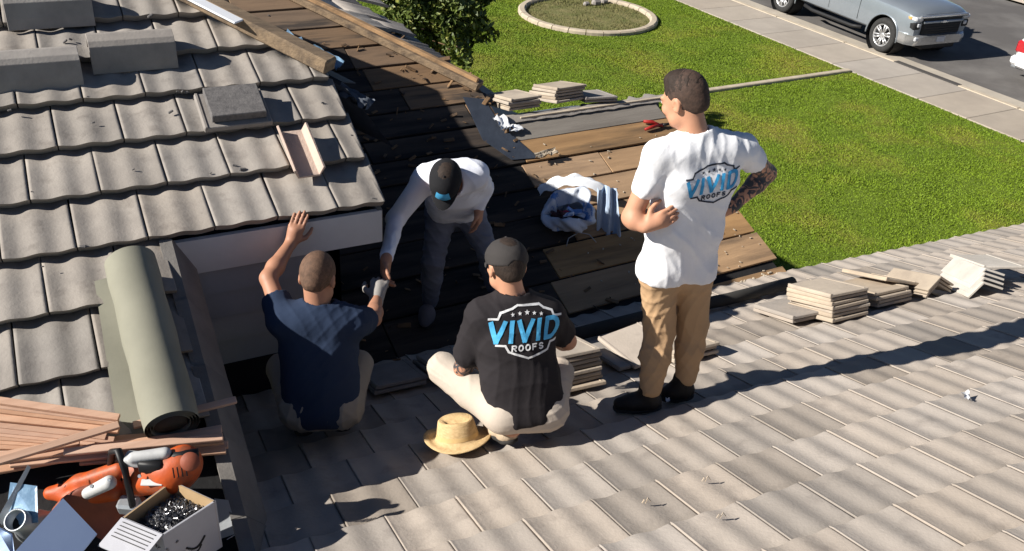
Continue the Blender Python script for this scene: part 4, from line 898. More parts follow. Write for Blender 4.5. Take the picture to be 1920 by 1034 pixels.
def wrinkle(V, N_, amp, fr, dirs, seed):                          # a few long folds of uneven strength
    r = np.random.default_rng(seed); out = np.zeros(len(V)); fr = fr*.95
    for k in range(6):
        f = nz(r.normal(size=3)*.55+np.asarray(dirs))*fr*r.uniform(.5, 1.5); ph = r.uniform(0, 6.28); g_ = nz(r.normal(size=3)); g2 = nz(r.normal(size=3))
        wob = 3.2*np.sin(V@g_*5.5+ph*2)+1.5*np.sin(V@g2*13+ph); am = np.clip(.5+.9*np.sin(V@g2*6.5+ph*3), 0, 1.2)
        out += am*(1-np.abs(np.sin((V@f)+ph+wob)))**2.5
    return V+N_*(amp*(out/2.2-.35))[:, None]
def vnorm(V, Q):
    Q = np.asarray(Q); n = np.cross(V[Q[:, 2]]-V[Q[:, 0]], V[Q[:, 3]]-V[Q[:, 1]]); N_ = np.zeros_like(V)
    for i in range(4):
        for k in range(3): N_[:, k] += np.bincount(Q[:, i], n[:, k], len(V))
    return N_/(np.linalg.norm(N_, axis=1)[:, None]+1e-12)
def garment(name, fn, pts, m, h, mt, parent, wr=None, it=2):
    pts = np.array(pts); s = SDF(pts.min(0)-m, pts.max(0)+m, h); fn(s); V, Q = s.mesh(); V = smoothv(V, Q, it)
    if wr: V = wrinkle(V, vnorm(V, Q), *wr); V = smoothv(V, Q, 1, .35)
    return fastmesh(name, V, Q, mt, parent, True, 0)
def torso(s, P, g, k=.06, w_=1.0):                                 # chest, back and waist from the joints
    shL, shR, hpL, hpR, ch, pe = [P[i] for i in ('shL', 'shR', 'hpL', 'hpR', 'ch', 'pe')]; sh = (shL+shR)/2; hp = (hpL+hpR)/2
    sL = sh+(shL-sh)*.50; sR = sh+(shR-sh)*.50; cl = ch+(shL-sh)*.36*w_; cr = ch+(shR-sh)*.36*w_; hl = hp+(hpL-hp)*.9; hr = hp+(hpR-hp)*.9
    wl = (cl+hl)/2+(hp-(cl+hl)/2)*.06; wr = (cr+hr)/2+(hp-(cr+hr)/2)*.06
    s.cone(sL, cl, .075+g, .105+g, k); s.cone(sR, cr, .075+g, .105+g, k); s.cone(cl, wl, .105+g, .092+g, k); s.cone(cr, wr, .105+g, .092+g, k)
    s.cone(wl, hl, .092+g, .092+g, k); s.cone(wr, hr, .092+g, .092+g, k); s.cone(ch, pe, .095+g, .095+g, k)
    s.cone(shL, sh, .062+g, .070+g, .05); s.cone(shR, sh, .062+g, .070+g, .05)
    s.cone(P['nk'], sL, .045+g, .058+g, .05); s.cone(P['nk'], sR, .045+g, .058+g, .05)
def shoe(parent, heel, toe, mt, nm='boot', up=ZZ, hgt=.10):
    heel = np.asarray(heel, float); toe = np.asarray(toe, float); d = nz(toe-heel); u = nz(np.asarray(up)-d*(np.asarray(up)@d)); sd_ = np.cross(d, u); L = np.linalg.norm(toe-heel)
    def f(s):
        s.cone(heel+d*.03+u*.042, heel+d*L*.55+u*.042, .040, .043, .02); s.cone(heel+d*L*.5+u*.038, toe-d*.035+u*.034, .045, .034, .03); s.cone(heel+d*.045+u*.05, heel+d*.05+u*hgt, .045, .047, .04); s.half(heel+u*.012, -u, .004)
    garment(nm, f, [heel, toe, heel+u*hgt], .08, .008, mt, parent, None, 1)
    def g(s):
        s.cone(heel+d*.03+u*.012, heel+d*L*.55+u*.012, .044, .044, .01); s.cone(heel+d*L*.5+u*.012, toe-d*.035+u*.012, .046, .038, .02); s.half(heel+u*.020, u); s.half(heel+u*.0, -u)
    garment('sole', g, [heel, toe], .08, .007, m_sole, parent, None, 0)
def person(label, P, o):
    root = empty('person', (P['pe'][0], P['pe'][1], min(P['heL'][2], P['heR'][2])), label, 'person')
    P = {k: np.asarray(v, float) for k, v in P.items()}; B = headframe(P['hf'], P.get('hu', ZZ)); hd_ = P['hd']; q = P['nk']; sk = o.get('skin', m_skin)
    if o.get('dbg'):
        for a, b_ in (('shL', 'elL'), ('elL', 'wrL'), ('shR', 'elR'), ('elR', 'wrR'), ('hpL', 'knL'), ('knL', 'anL'), ('hpR', 'knR'), ('knR', 'anR'), ('shL', 'shR'), ('nk', 'pe'), ('hd', 'nk')): print('   ', a, b_, round(float(np.linalg.norm(P[a]-P[b_])), 3))
    pts = [P[k] for k in P if k not in ('hf', 'hu') and not k.startswith('d') and not k.startswith('n_') and not k.startswith('t_')]+[hd_+B[2]*.14]
    def body(s):
        torso(s, P, -.022, .05)
        for S in 'LR':
            s.cone(P['hp'+S], P['kn'+S], .070, .050, .04); s.cone(P['kn'+S], P['an'+S], .048, .034, .03); s.cone(P['sh'+S], P['el'+S], .046*o.get('arm', 1), .038*o.get('arm', 1), .03)
            m_ = P['el'+S]+(P['wr'+S]-P['el'+S])*.3; s.cone(P['el'+S], m_, .038*o.get('arm', 1), .041*o.get('arm', 1), .02); s.cone(m_, P['wr'+S], .041*o.get('arm', 1), .027, .02)
            if 'd'+S in P: hand_sdf(s, P['wr'+S], P['d'+S], P['n_'+S], P['t_'+S], o.get('curl'+S, .35), 1.0, o.get('spr', .12))
            s.cone(P['an'+S], P['he'+S]*.5+P['to'+S]*.5+ZZ*.03, .034, .028, .02)
        s.cone(P['nk']-B[2]*.02, hd_-B[1]*.02-B[2]*.05, .057, .055, .035); head_sdf(s, hd_, B)
    body_o, V, Q = garment('body', body, pts, .16, .0062, sk, root, None, 1)
    if o.get('ink'):
        w_ = np.zeros(len(V), np.float32)
        for a, b_, r in o['ink']:
            a = P[a]; b_ = P[b_]; ab = b_-a; t = np.clip((V-a)@ab/(ab@ab), -.1, 1.15); d = np.linalg.norm(V-a-t[:, None]*ab, axis=1); w_ = np.maximum(w_, (d < r).astype(np.float32)*((t > -.05) & (t < 1.1)))
        at = body_o.data.attributes.new('ink', 'FLOAT', 'POINT'); at.data.foreach_set('value', w_)
    for k in (-1, 1):
        b = MB(); c = hd_+B[0]*k*.031+B[1]*.0875+B[2]*.008; b.lathe([(.0001, .0085), (.005, .007), (.0085, .001), (.006, -.006)], c, B[1], 12); b.out('eye', m_eye, root, True)
    # hair
    if o.get('hair'):
        def hair(s):
            W = lambda r, f, u: hd_+B[0]*r+B[1]*f+B[2]*u
            tall = o.get('hairtop', .008); s.ell(W(0, -.013, .030+tall*.4), (.077+.004, .094+.004, .090+tall), B, .01); s.cone(W(0, -.062, -.02), W(0, -.055, -.05), .045, .035, .03)
            s.half(W(0, .060, .055), B[1]*.75-B[2]*.65, .01); s.half(W(0, .035, -.01), B[1]*1.0-B[2]*.12, .008); s.half(W(0, -.03, -.060), -B[2]-B[1]*.15, .01)
            for k in (-1, 1): s.ell(W(k*.085, -.004, -.012), (.022, .026, .038), B, .004, 'sub')
        ho = garment('hair', hair, [hd_], .16, .005, o.get('fade', o['hair']), root, (.002, 260, (0, 0, .2), 5), 1)[0]
        if o.get('fade'):
            def top(s):
                W = lambda r, f, u: hd_+B[0]*r+B[1]*f+B[2]*u
                s.ell(W(0, -.012, .040), (.0805, .097, .090), B, .01); s.ell(W(.008, .030, .100), (.060, .050, .030), B, .03); s.half(W(0, -.02, .040), -B[2]-B[1]*.25, .02); s.half(W(0, .068, .06), B[1]*.9-B[2]*.45, .01)
            garment('hair_top', top, [hd_], .17, .004, o['hair'], ho, (.005, 260, B[1]*.5+B[0]*.3, 9), 1)
    # shirt
    hem = o.get('hem'); slv = o['sleeve']; g = o.get('loose', .012)
    def shirt(s):
        torso(s, P, g, .05, o.get('tw', 1.0))
        for S in 'LR':
            a = P['sh'+S]; e = P['el'+S]
            if slv < 1: s.cone(a, a+(e-a)*slv, .056*o.get('arm', 1)+g, .050*o.get('arm', 1)+g*1.3, .03); s_end = a+(e-a)*(slv+.0); 
            else: s.cone(a, e, .056+g, .046+g*.6, .035); s.cone(e, P['wr'+S]+(e-P['wr'+S])*.08, .046+g*.6, .034+g*.3, .025)
        if hem: s.cone(P['hpL'], P['hpL']+(P['knL']-P['hpL'])*.35, .094+g, .100+g, .05); s.cone(P['hpR'], P['hpR']+(P['knR']-P['hpR'])*.35, .094+g, .100+g, .05)
        hp_ = (P['hpL']+P['hpR'])/2; s.half(hp_+nz(P['pe']-P['ch'])*o.get('hemd', .10), nz(P['pe']-P['ch']), .01)
        if slv < 1:
            for S in 'LR':
                a = P['sh'+S]; e = P['el'+S]; d = nz(e-a); c = a+(e-a)*slv+d*.085
                s.cone(c, c+d*.05, .10, .10, .0, 'sub') if np.linalg.norm(c-P['ch']) > .30 else None
        s.cone(P['nk']+B[2]*.035-B[1]*.0, P['nk']+B[2]*.12, .066, .08, .008, 'sub')
    sh_o, SV, SQ = garment('shirt', shirt, [P[k] for k in ('shL', 'shR', 'elL', 'elR', 'wrL', 'wrR', 'pe', 'ch', 'nk', 'hpL', 'hpR')], .22, .0078, o['shirt'], root, (o.get('fold', .009), 40, nz(P['pe']-P['ch'])*.25+RH*.6, o.get('seed', 3)))
    # trousers
    def pants(s):
        t = o.get('leg', 1.0)
        hr = o.get('hipr', .098); s.cone(P['hpL'], P['hpR'], hr, hr, .05); s.cone(P['pe'], P['pe']+nz(P['ch']-P['pe'])*.08, hr, hr*.95, .05)
        for S in 'LR':
            h_, k_, a_ = P['hp'+S], P['kn'+S], P['an'+S]; s.cone(h_, k_, hr*t, .068*t, .045); s.cone(k_, k_+(a_-k_)*.4, .068*t, .066*t, .03); s.cone(k_+(a_-k_)*.4, a_+(k_-a_)*o.get('cuff', .0), .066*t, .053*t, .03)
    garment('trousers', pants, [P[k] for k in ('hpL', 'hpR', 'knL', 'knR', 'anL', 'anR', 'pe')], .16, .008, o['pants'], root, (o.get('pfold', .010), 52, (0, 0, .8), o.get('seed', 3)+5))
    shoe(root, P['heL'], P['toL'], o['boot'], o.get('bn', 'boot'), o.get('ul', ZZ), o.get('bh', .12)); shoe(root, P['heR'], P['toR'], o['boot'], o.get('bn', 'boot'), o.get('ur', ZZ), o.get('bh', .12))
    return root, B, P, (SV, SQ)
def capmesh(root, c, B, mt, tilt=.0):
    u = nz(B[2]+B[1]*tilt); f = nz(B[1]-u*(B[1]@u)); r = np.cross(f, u); Bc = np.array([r, f, u])
    W = lambda a, b_, d: c+r*a+f*b_+u*d
    cr = empty_part = None
    def crown(s):
        s.ell(W(0, -.010, .034), (.090, .107, .094), Bc, .01); s.ell(W(0, .045, .045), (.07, .06, .06), Bc, .03); s.half(W(0, 0, .016), -u, .004)
        s.ell(W(0, -.115, .016), (.035, .03, .022), Bc, .004, 'sub')
    o, V, Q = garment('cap', crown, [c], .17, .006, mt, root, (.002, 60, (0, 0, .1), 4), 1)
    V = []; F = []; n = 14; m_ = 6
    for i in range(n+1):
        a = (i/n-.5)*2.35
        for j in range(m_+1):
            t = j/m_; rad = .088+t*.070*math.cos(a)**.5 if math.cos(a) > 0 else .088; x = math.sin(a)*(.088+.0*t)+0; y = math.cos(a)*.100+t*.072*max(0, math.cos(a*1.1)); V.append(W(x*(1-.06*t), y-.004, .022-.010*t-1.9*x*x))
    for i in range(n):
        for j in range(m_): F.append((i*(m_+1)+j, (i+1)*(m_+1)+j, (i+1)*(m_+1)+j+1, i*(m_+1)+j+1))
    V = np.array(V); k = len(V); V = np.vstack([V, V-u*.004]); F += [tuple(k+i for i in f_[::-1]) for f_ in F]
    part('cap_bill', V, F, mt, o, True)
    b = MB(); b.lathe([(.0001, .006), (.006, .004), (.007, -.004)], W(0, -.010, .128), u, 10); b.out('cap_button', mt, o, True)
    return o, W, Bc
# ---- printed badge: strokes laid onto the cloth
def strokes(ps, wd, closed=False, n=3):
    out = []
    for i in range(len(ps)-(0 if closed else 1)):
        a = np.array(ps[i], float); b_ = np.array(ps[(i+1) % len(ps)], float); d = b_-a; L = np.linalg.norm(d); d /= L; nn = np.array([-d[1], d[0]])*wd/2; a = a-d*wd*.35; b_ = b_+d*wd*.35; k = max(2, int(L/.012))
        for j in range(k):
            p, q = a+(b_-a)*j/k, a+(b_-a)*(j+1)/k; out.append([p-nn, q-nn, q, p]); out.append([p, q, q+nn, p+nn])
    return out
def arc(cx, cy, rx, ry, a0, a1, n=10): return [(cx+rx*math.cos(a0+(a1-a0)*i/n), cy+ry*math.sin(a0+(a1-a0)*i/n)) for i in range(n+1)]
def letter(ch, x, y, w_, h, t):
    P_ = {'V': [[(0, 1), (.5, 0), (1, 1)]], 'I': [[(.5, 0), (.5, 1)]], 'D': [[(.1, 0), (.1, 1), (.55, 1)]+arc(.5, .5, .5, .5, 1.4, -1.4, 8)+[(.5, 0), (.1, 0)]], 'R': [[(.1, 0), (.1, 1), (.6, 1)]+arc(.6, .76, .35, .24, 1.4, -1.4, 6)+[(.1, .52)], [(.5, .5), (.95, 0)]],
          'O': [arc(.5, .5, .45, .5, 0, 6.283, 14)], 'F': [[(.1, 0), (.1, 1), (.9, 1)], [(.1, .52), (.75, .52)]], 'S': [arc(.5, .74, .38, .26, .4, 4.5, 8)+arc(.5, .25, .4, .25, 1.4, -2.7, 8)]}[ch]
    r = []
    for pl_ in P_: r += strokes([(x+a*w_, y+b_*h) for a, b_ in pl_], t)
    return r
def badge(root, body, c, right, up, W_, ink, blue):                 # W_: width of the badge
    right = nz(right); up = nz(np.asarray(up)-right*(np.asarray(up)@right)); out = np.cross(right, up); V_, Q_ = body
    bv = BVHTree.FromPolygons([tuple(v) for v in V_], [tuple(int(i) for i in f) for f in Q_])
    s_ = W_; H = .30
    wordq = []
    x = -.50
    for ch, w_ in (('V', .185), ('I', .07), ('V', .185), ('I', .07), ('D', .19)):
        wordq += letter(ch, x, -.13, w_, .26, .060); x += w_+.062
    wordq = [[(p[0]+.10*(p[1]+.0), p[1]+.06*p[0]+.0) for p in q] for q in wordq]
    roofq = []; x = -.215
    for ch in 'ROOFS': roofq += letter(ch, x, -.262, .062, .075, .018); x += .095
    roofq = [[(p[0], p[1]+.06*p[0]) for p in q] for q in roofq]
    top = [(-.52, .155), (-.40, .155), (-.36, .24), (-.20, .29), (-.13, .335), (.18, .335), (.24, .29), (.36, .25), (.385, .18), (.50, .18)]
    bot = [(-.42, -.20), (-.30, -.20), (-.25, -.285), (.02, -.375), (.30, -.275), (.345, -.18), (.46, -.17)]
    outq = (strokes(top, .028), strokes(bot, .028))
    starq = []
    for k in range(5):
        sx = -.2+k*.1; sy = .215+.012*(2-abs(k-2)); sr = .030 if k != 2 else .038; pts = [(sx+(sr if i % 2 == 0 else sr*.42)*math.sin(i*math.pi/5), sy+(sr if i % 2 == 0 else sr*.42)*math.cos(i*math.pi/5)) for i in range(10)]
        for i in range(10): starq.append([np.array((sx, sy)), np.array(pts[i]), np.array(pts[(i+1) % 10])])
    for nm, qs, mt, off in (('badge_word', wordq, blue, .0035), ('badge_small_word', roofq, ink, .0035), ('badge_outline_top', outq[0], ink, .003), ('badge_outline_bottom', outq[1], ink, .003), ('badge_star', starq, ink, .0035)):
        V = []; F = []; last = .2
        for q in qs:
            ids = []
            for p in q:
                o_ = c+right*p[0]*s_+up*p[1]*s_+out*.35; h = bv.ray_cast(Vector(o_), Vector(-out), .9)
                pt = np.array(h[0])+out*off if h[0] is not None else None
                if pt is None: ids = None; break
                ids.append(pt)
            if ids is None: continue
            n0 = len(V); V += ids; F.append(tuple(range(n0, n0+len(ids))))
        if V:
            V = np.array(V); k = len(V); V = np.vstack([V, V-out*.0015]); F += [tuple(k+i for i in f_[::-1]) for f_ in F]; part(nm, V, F, mt, root)
m_blue = mat('print_blue', (.045, .33, .62), (.035, .27, .52), 40, .7); m_pwhite = mat('print_white', (.80, .80, .80), None, 8, .7); m_pdark = mat('print_dark', (.025, .03, .05), None, 8, .7); m_lblue = mat('print_light_blue', (.10, .46, .75), (.06, .34, .62), 30, .7)
DBG = False
T0 = .062
# standing man
h = hof(F1.at(1250, 750, T0))
P = dict(hd=J(1284, 190, h+.03), nk=J(1303, 250, h-.0), ch=J(1302, 332, h+.0), pe=J(1266, 490, h), shL=J(1236, 290, h-.07), shR=J(1392, 280, h+.07), elL=J(1184, 408, h-.11), wrL=J(1212, 424, h-.16), elR=J(1438, 325, h+.20), wrR=J(1372, 388, h+.10),
         hpL=J(1235, 505, h-.03), hpR=J(1302, 505, h+.04), knL=J(1236, 625, h-.0), knR=J(1298, 615, h+.08), hf=-RH*.78+FH*.66-ZZ*.38, hu=ZZ*1.0+RH*.05)
P['heL'] = F1.at(1236, 764, T0); P['toL'] = F1.at(1150, 768, T0); P['heR'] = F1.at(1296, 742, T0); P['toR'] = F1.at(1238, 748, T0)
P['anL'] = P['heL']+ZZ*.13+nz(P['toL']-P['heL'])*.06; P['anR'] = P['heR']+ZZ*.13+nz(P['toR']-P['heR'])*.05
P['dL'] = nz(RH*.80+FH*.05+ZZ*.45); P['n_L'] = FH*1+RH*.2; P['t_L'] = ZZ; P['dR'] = nz(-RH-ZZ*.35-FH*.3); P['n_R'] = -FH; P['t_R'] = ZZ
r, B, PP, S_ = person('man in a white tee shirt and tan trousers standing with hands on hips', P, dict(shirt=m_wtee, pants=m_khaki, boot=m_boot, sleeve=.52, hair=m_hair, fade=m_fade, skin=m_ink, ink=[('shR', 'elR', .12), ('elR', 'wrR', .10), ('wrL', 'wrL', .0)], hem=True, hemd=.035, loose=.004, tw=1.1, arm=1.08, dbg=DBG, seed=4, curlL=.25, fold=.0075, hipr=.084, spr=.03, leg=1.08))
rt = nz(nz(P['shR']-P['shL'])*.25+RH*.8); badge(r, S_, J(1329, 327, h-.0), rt+ZZ*.10, ZZ+rt*.02, .245, m_pdark, m_blue)
# crouching man in black
h = hof(F1.at(955, 832, T0))
P = dict(hd=J(950, 500, h+.20), nk=J(962, 556, h+.16), ch=J(965, 630, h+.12), pe=J(985, 768, h-.0), shL=J(905, 592, h+.10), shR=J(1026, 590, h+.18), elL=J(868, 690, h+.12), wrL=J(900, 700, h+.34), elR=J(1064, 640, h+.28), wrR=J(1040, 640, h+.50),
         hpL=J(945, 770, h-.02), hpR=J(1022, 765, h+.03), knL=J(832, 692, h+.20), knR=J(1046, 700, h+.36), hf=-RH*.42+FH*.85-ZZ*.28, hu=ZZ+FH*.1)
P['heL'] = F1.at(958, 842, T0)+ZZ*.03; P['toL'] = F1.at(915, 806, T0); P['heR'] = F1.at(1020, 822, T0)+ZZ*.05; P['toR'] = F1.at(1010, 780, T0)
P['anL'] = P['heL']+ZZ*.09; P['anR'] = P['heR']+ZZ*.09; P['dL'] = nz(RH*.7+FH*.5-ZZ*.2); P['n_L'] = -ZZ; P['t_L'] = -FH; P['dR'] = nz(-RH+FH*.3-ZZ*.3); P['n_R'] = -ZZ; P['t_R'] = -FH
r, B, PP, S_ = person('crouching man in a black tee shirt with blue print and charcoal cap', P, dict(shirt=m_btee, pants=m_stone, boot=m_shoe, bn='shoe', sleeve=.70, hair=m_hair, skin=m_ink, ink=[('elL', 'wrL', .10), ('shL', 'elL', .06)], hemd=.06, loose=.014, arm=1.05, cuff=.25, fold=.0055, dbg=DBG, seed=8, bh=.06, leg=1.08, pfold=.012))
capmesh(r, PP['hd'], B, m_capc, .1)
rt = nz(P['shR']-P['shL']); badge(r, S_, J(980, 612, h+.1), rt+ZZ*.02, nz(P['nk']-P['pe']), .325, m_pwhite, m_lblue)
# crouching man in navy
h = hof(F1.at(610, 828, T0)); hw = hof(F3.at(560, 425, .0))-.07
P = dict(hd=J(596, 522, h+.22), nk=J(597, 580, h+.17), ch=J(598, 650, h+.14), pe=J(602, 765, h+.0), shL=J(532, 602, h+.12), shR=J(662, 606, h+.18), elL=J(503, 522, h+.30), wrL=J(546, 455, hw-.02), elR=J(700, 598, h+.36), wrR=J(706, 560, h+.56),
         hpL=J(566, 765, h+.0), hpR=J(640, 762, h+.03), knL=J(528, 690, h+.26), knR=J(672, 684, h+.30), hf=FH*.9+RH*.12-ZZ*.40, hu=ZZ+FH*.15)
P['heL'] = F1.at(572, 826, T0)+ZZ*.03; P['toL'] = F1.at(560, 782, T0); P['heR'] = F1.at(640, 818, T0)+ZZ*.03; P['toR'] = F1.at(648, 772, T0); P['anL'] = P['heL']+ZZ*.09; P['anR'] = P['heR']+ZZ*.09
P['dL'] = nz(ZZ*.85+RH*.28+FH*.30); P['n_L'] = FH; P['t_L'] = RH; P['dR'] = nz(FH*.8+ZZ*.4); P['n_R'] = -ZZ; P['t_R'] = -RH
r, B, PP, S_ = person('crouching man in a navy polo shirt reaching up to the eave with one hand', P, dict(shirt=m_navy, pants=m_grey, boot=m_boot, sleeve=.50, hair=m_hairb, skin=m_skind, hemd=.10, loose=.016, arm=1.02, dbg=DBG, seed=12, bh=.06, curlL=.12, curlR=.7, leg=1.05, fold=.0055))
b = MB(); ua = nz(B[2]*.8+nz(PP['hd']-PP['nk'])*.5); b.lathe([(.072, -.035), (.070, -.012), (.064, .012), (.067, .016), (.078, -.008), (.092, -.040)], PP['nk']+ua*.012, ua, 30); b.out('collar', m_navy, r, True)
def glove(s): hand_sdf(s, P['wrR']+P['dR']*.0, P['dR'], P['n_R'], P['t_R'], .7, 1.18); s.cone(P['wrR']-P['dR']*.03, P['wrR']+P['dR']*.03, .037, .034, .01)
garment('glove', glove, [P['wrR']], .28, .006, m_glove, r, None, 1)
b = MB()
for k in range(3):
    pass
ng = P['wrR']+P['dR']*.12
# bending man
h = hof(F2.at(800, 600)); hg = hof(ng)
P = dict(hd=J(836, 338, h-.48), nk=J(845, 350, h-.36), ch=J(850, 352, h-.16), pe=J(852, 380, h+.10), shL=J(892, 328, h-.30), shR=J(800, 334, h-.32), elL=J(908, 352, h-.10), wrL=J(898, 392, h-.14), elR=J(742, 412, h-.38), wrR=J(724, 488, hg+.10),
         hpL=J(878, 394, h+.12), hpR=J(828, 397, h+.08), knL=J(914, 470, h+.0), knR=J(812, 492, h-.06), hf=-FH*.55-ZZ*.80-RH*.05, hu=-FH*.75+ZZ*.55)
P['heR'] = F2.at(806, 588, .01); P['toR'] = F2.at(794, 618, .01); P['heL'] = F2.at(925, 560, .01); P['toL'] = F2.at(935, 590, .01); P['anL'] = P['heL']+ZZ*.10; P['anR'] = P['heR']+ZZ*.10
P['dR'] = nz(-ZZ*.8-FH*.5); P['n_R'] = RH; P['t_R'] = -FH; P['dL'] = nz(-ZZ-FH*.2); P['n_L'] = -RH; P['t_L'] = -FH
r, B, PP, S_ = person('man in a white long sleeved shirt and black cap bending down on the bare boards', P, dict(shirt=m_wlong, pants=m_jean, boot=m_gshoe, bn='shoe', sleeve=1, hair=m_hair, skin=m_skind, hemd=.03, loose=.014, dbg=DBG, seed=17, bh=.08, curlR=.5, fold=.010))
co, W, Bc = capmesh(r, PP['hd'], B, m_capb, .1)
V = []; F = []
for j in range(5):
    for i in range(9):
        a = (i/8-.5)*.95; z_ = .036+.062*j/4; ph = math.acos(max(-1, min(1, (z_-.034)/.10))); rr_ = math.sin(ph); V.append(W(.094*rr_*math.sin(a)*1.0, -.010+.125*rr_*math.cos(a), z_))
for j in range(4):
    for i in range(8): F.append((j*9+i, j*9+i+1, (j+1)*9+i+1, (j+1)*9+i))
part('cap_patch', V, F, m_lblue, co, True)
# ------------------------------------------------------------------ vehicles
m_silver = mat('silver_car_paint', (.30, .335, .37), (.28, .315, .35), 3, .30, .03, 200, metal=.55, coat=.6, bdist=.001)
m_wpaint = mat('white_car_paint', (.78, .78, .77), (.74, .74, .73), 3, .3, 0, coat=.5)
m_tyre = mat('tyre_rubber', (.035, .034, .033), (.022, .022, .022), 20, .85, .3, 50); m_rim = mat('machined_alloy', (.62, .62, .62), (.52, .52, .52), 10, .32, 0, metal=.7)
m_glass = mat('tinted_glass', (.02, .024, .028), (.015, .018, .022), 3, .06, 0, spec=.6, coat=.4); m_chrome = mat('bright_trim', (.60, .61, .62), (.5, .51, .52), 8, .25, 0, metal=.8)
m_trim = mat('matt_black_trim', (.018, .018, .019), None, 10, .6); m_lamp = mat('clear_lamp', (.70, .72, .74), (.35, .36, .38), 60, .15, .3, 80, spec=.7); m_amber = mat('amber_lamp', (.70, .36, .12), None, 20, .3)
m_redlamp = mat('red_lamp', (.42, .015, .02), (.30, .01, .015), 20, .2, 0, spec=.6, coat=.5); m_plate = mat('licence_plate', (.62, .63, .66), None, 10, .4)
KX, KY = .78, .94
def wmap(V):
    V = np.array(V, float); V[:, 0] = np.where(V[:, 0] > 2.35, 2.35+(V[:, 0]-2.35)*KX, V[:, 0]); V[:, 1] *= KY; return V
def vehicle(name, label, cat, loc, rz, W, H, spec):                # x forward, y left, z up
    root = empty(name, loc, label, cat); root.rotation_euler = (0, 0, rz)
    R_ = np.array(Matrix.Rotation(rz, 4, 'Z'))[:3, :3]; L0 = np.asarray(loc, float)
    tr = lambda V: wmap(V)@R_.T+L0
    class VB(MB):
        def out(s, nm, mt, parent=None, smooth=False, **kw):
            return part(nm, tr(np.vstack(s.V)), s.F, mt, parent or root, smooth, **kw)
    return root, tr, VB
def loft(VB, st, name, mt, root, wheels=(), rw=.5, cap=True, smooth=True):    # st: list of (x, [(y,z)...]) for the left half, mirrored
    V = []; F = []; n = len(st[0][1])
    for x, pr in st:
        full = [(-y, z) for y, z in pr]+[(y, z) for y, z in pr[::-1]]
        V += [(x, y, z) for y, z in full]
    m_ = 2*n; V = wmap(V)
    for i in range(len(st)-1):
        for k in range(m_-1): F.append((i*m_+k, i*m_+k+1, (i+1)*m_+k+1, (i+1)*m_+k))
        F.append((i*m_+m_-1, i*m_, (i+1)*m_, (i+1)*m_+m_-1))
    if cap: F.append(tuple(range(m_))[::-1]); F.append(tuple(range((len(st)-1)*m_, len(st)*m_)))
    bm = bmesh.new(); vs = [bm.verts.new(v) for v in V]
    for f in F: bm.faces.new([vs[i] for i in f])
    bmesh.ops.recalc_face_normals(bm, faces=bm.faces[:]); me = bpy.data.meshes.new(name); bm.to_mesh(me); bm.free(); me.materials.append(mt)
    o = bpy.data.objects.new(name, me); C.objects.link(o); o.parent = root
    cuts = []
    for (wx, wz, r) in wheels:
        b = MB(); b.tube([(wx, -2, wz), (wx, 2, wz)], r, 32); cm = bpy.data.meshes.new('cut'); cb = bmesh.new(); vv = [cb.verts.new(v) for v in np.vstack(b.V)]
        [cb.faces.new([vv[i] for i in f]) for f in b.F]; bmesh.ops.recalc_face_normals(cb, faces=cb.faces[:]); cb.to_mesh(cm); cb.free()
        co = bpy.data.objects.new('cut', cm); C.objects.link(co); co.parent = root; md = o.modifiers.new('b', 'BOOLEAN'); md.object = co; md.operation = 'DIFFERENCE'; md.solver = 'EXACT'; cuts.append(co)
    bpy.context.view_layer.update(); dg = bpy.context.evaluated_depsgraph_get(); nm = bpy.data.meshes.new_from_object(o.evaluated_get(dg)); o.modifiers.clear(); o.data = nm
    for c in cuts: bpy.data.objects.remove(c)
    if smooth:
        for p in nm.polygons: p.use_smooth = True
        nm.set_sharp_from_angle(angle=math.radians(32))
    return o
def wheel(VB, x, y, r, wd, sgn, root, nsp=6):
    b = VB(); b.lathe([(r*.62, -wd/2), (r*.9, -wd/2), (r*.985, -wd*.38), (r, -wd*.2), (r, wd*.2), (r*.985, wd*.38), (r*.9, wd/2), (r*.66, wd/2), (r*.64, wd*.40)], (x, y, r), (0, sgn, 0), 40); ty = b.out('wheel', m_tyre, root, True)
    b = VB()
    for k in range(40):
        a = k*2*math.pi/40; b.box((-.012, -wd*.46, r-.004), (.012, wd*.46, r+.008), basis((x, y, r), (math.cos(a), 0, math.sin(a)), (0, 1, 0)) @ np.array(Matrix.Rotation(math.pi/2, 4, 'Y')))
    b = VB(); b.lathe([(r*.66, wd*.47), (r*.645, wd*.49), (r*.60, wd*.46), (r*.58, wd*.30), (r*.55, wd*.1)], (x, y, r), (0, sgn, 0), 36); b.lathe([(.0001, wd*.40), (r*.12, wd*.40), (r*.17, wd*.36), (r*.18, wd*.2)], (x, y, r), (0, sgn, 0), 20)
    for k in range(nsp):
        a = k*2*math.pi/nsp+.26; dx, dz = math.cos(a), math.sin(a)
        for s_ in (-1, 1):
            e = np.array([-dz, 0, dx])*s_; c0_ = np.array([x, y, r])+np.array([dx, 0, dz])*r*.14+np.array([0, sgn*wd*.33, 0])+e*r*.045; c1_ = np.array([x, y, r])+np.array([dx, 0, dz])*r*.60+np.array([0, sgn*wd*.42, 0])+e*r*.10; b.tube([c0_, c1_], [r*.050, r*.062], 6)
    b.out('rim', m_rim, ty, True)
    b = VB(); b.lathe([(.0001, wd*.12), (r*.58, wd*.10)], (x, y, r), (0, sgn, 0), 24); b.out('brake_disc', m_trim, ty, True)
fw = G(1646, 97, -.12); rwp = G(1450, 17, -.12)
dirf = nz(fw-rwp); rz = math.atan2(dirf[1], dirf[0])
WB = 3.76; FX = 1.92
side_in = np.array([-math.sin(rz), math.cos(rz), 0]);               # left of the truck
loc = fw-dirf*FX+side_in*.93
root, tr, VB = vehicle('pickup_truck', 'silver pickup truck parked at the kerb with its front toward the camera', 'truck', (loc[0], loc[1], -.12), rz, 2, 2, None)
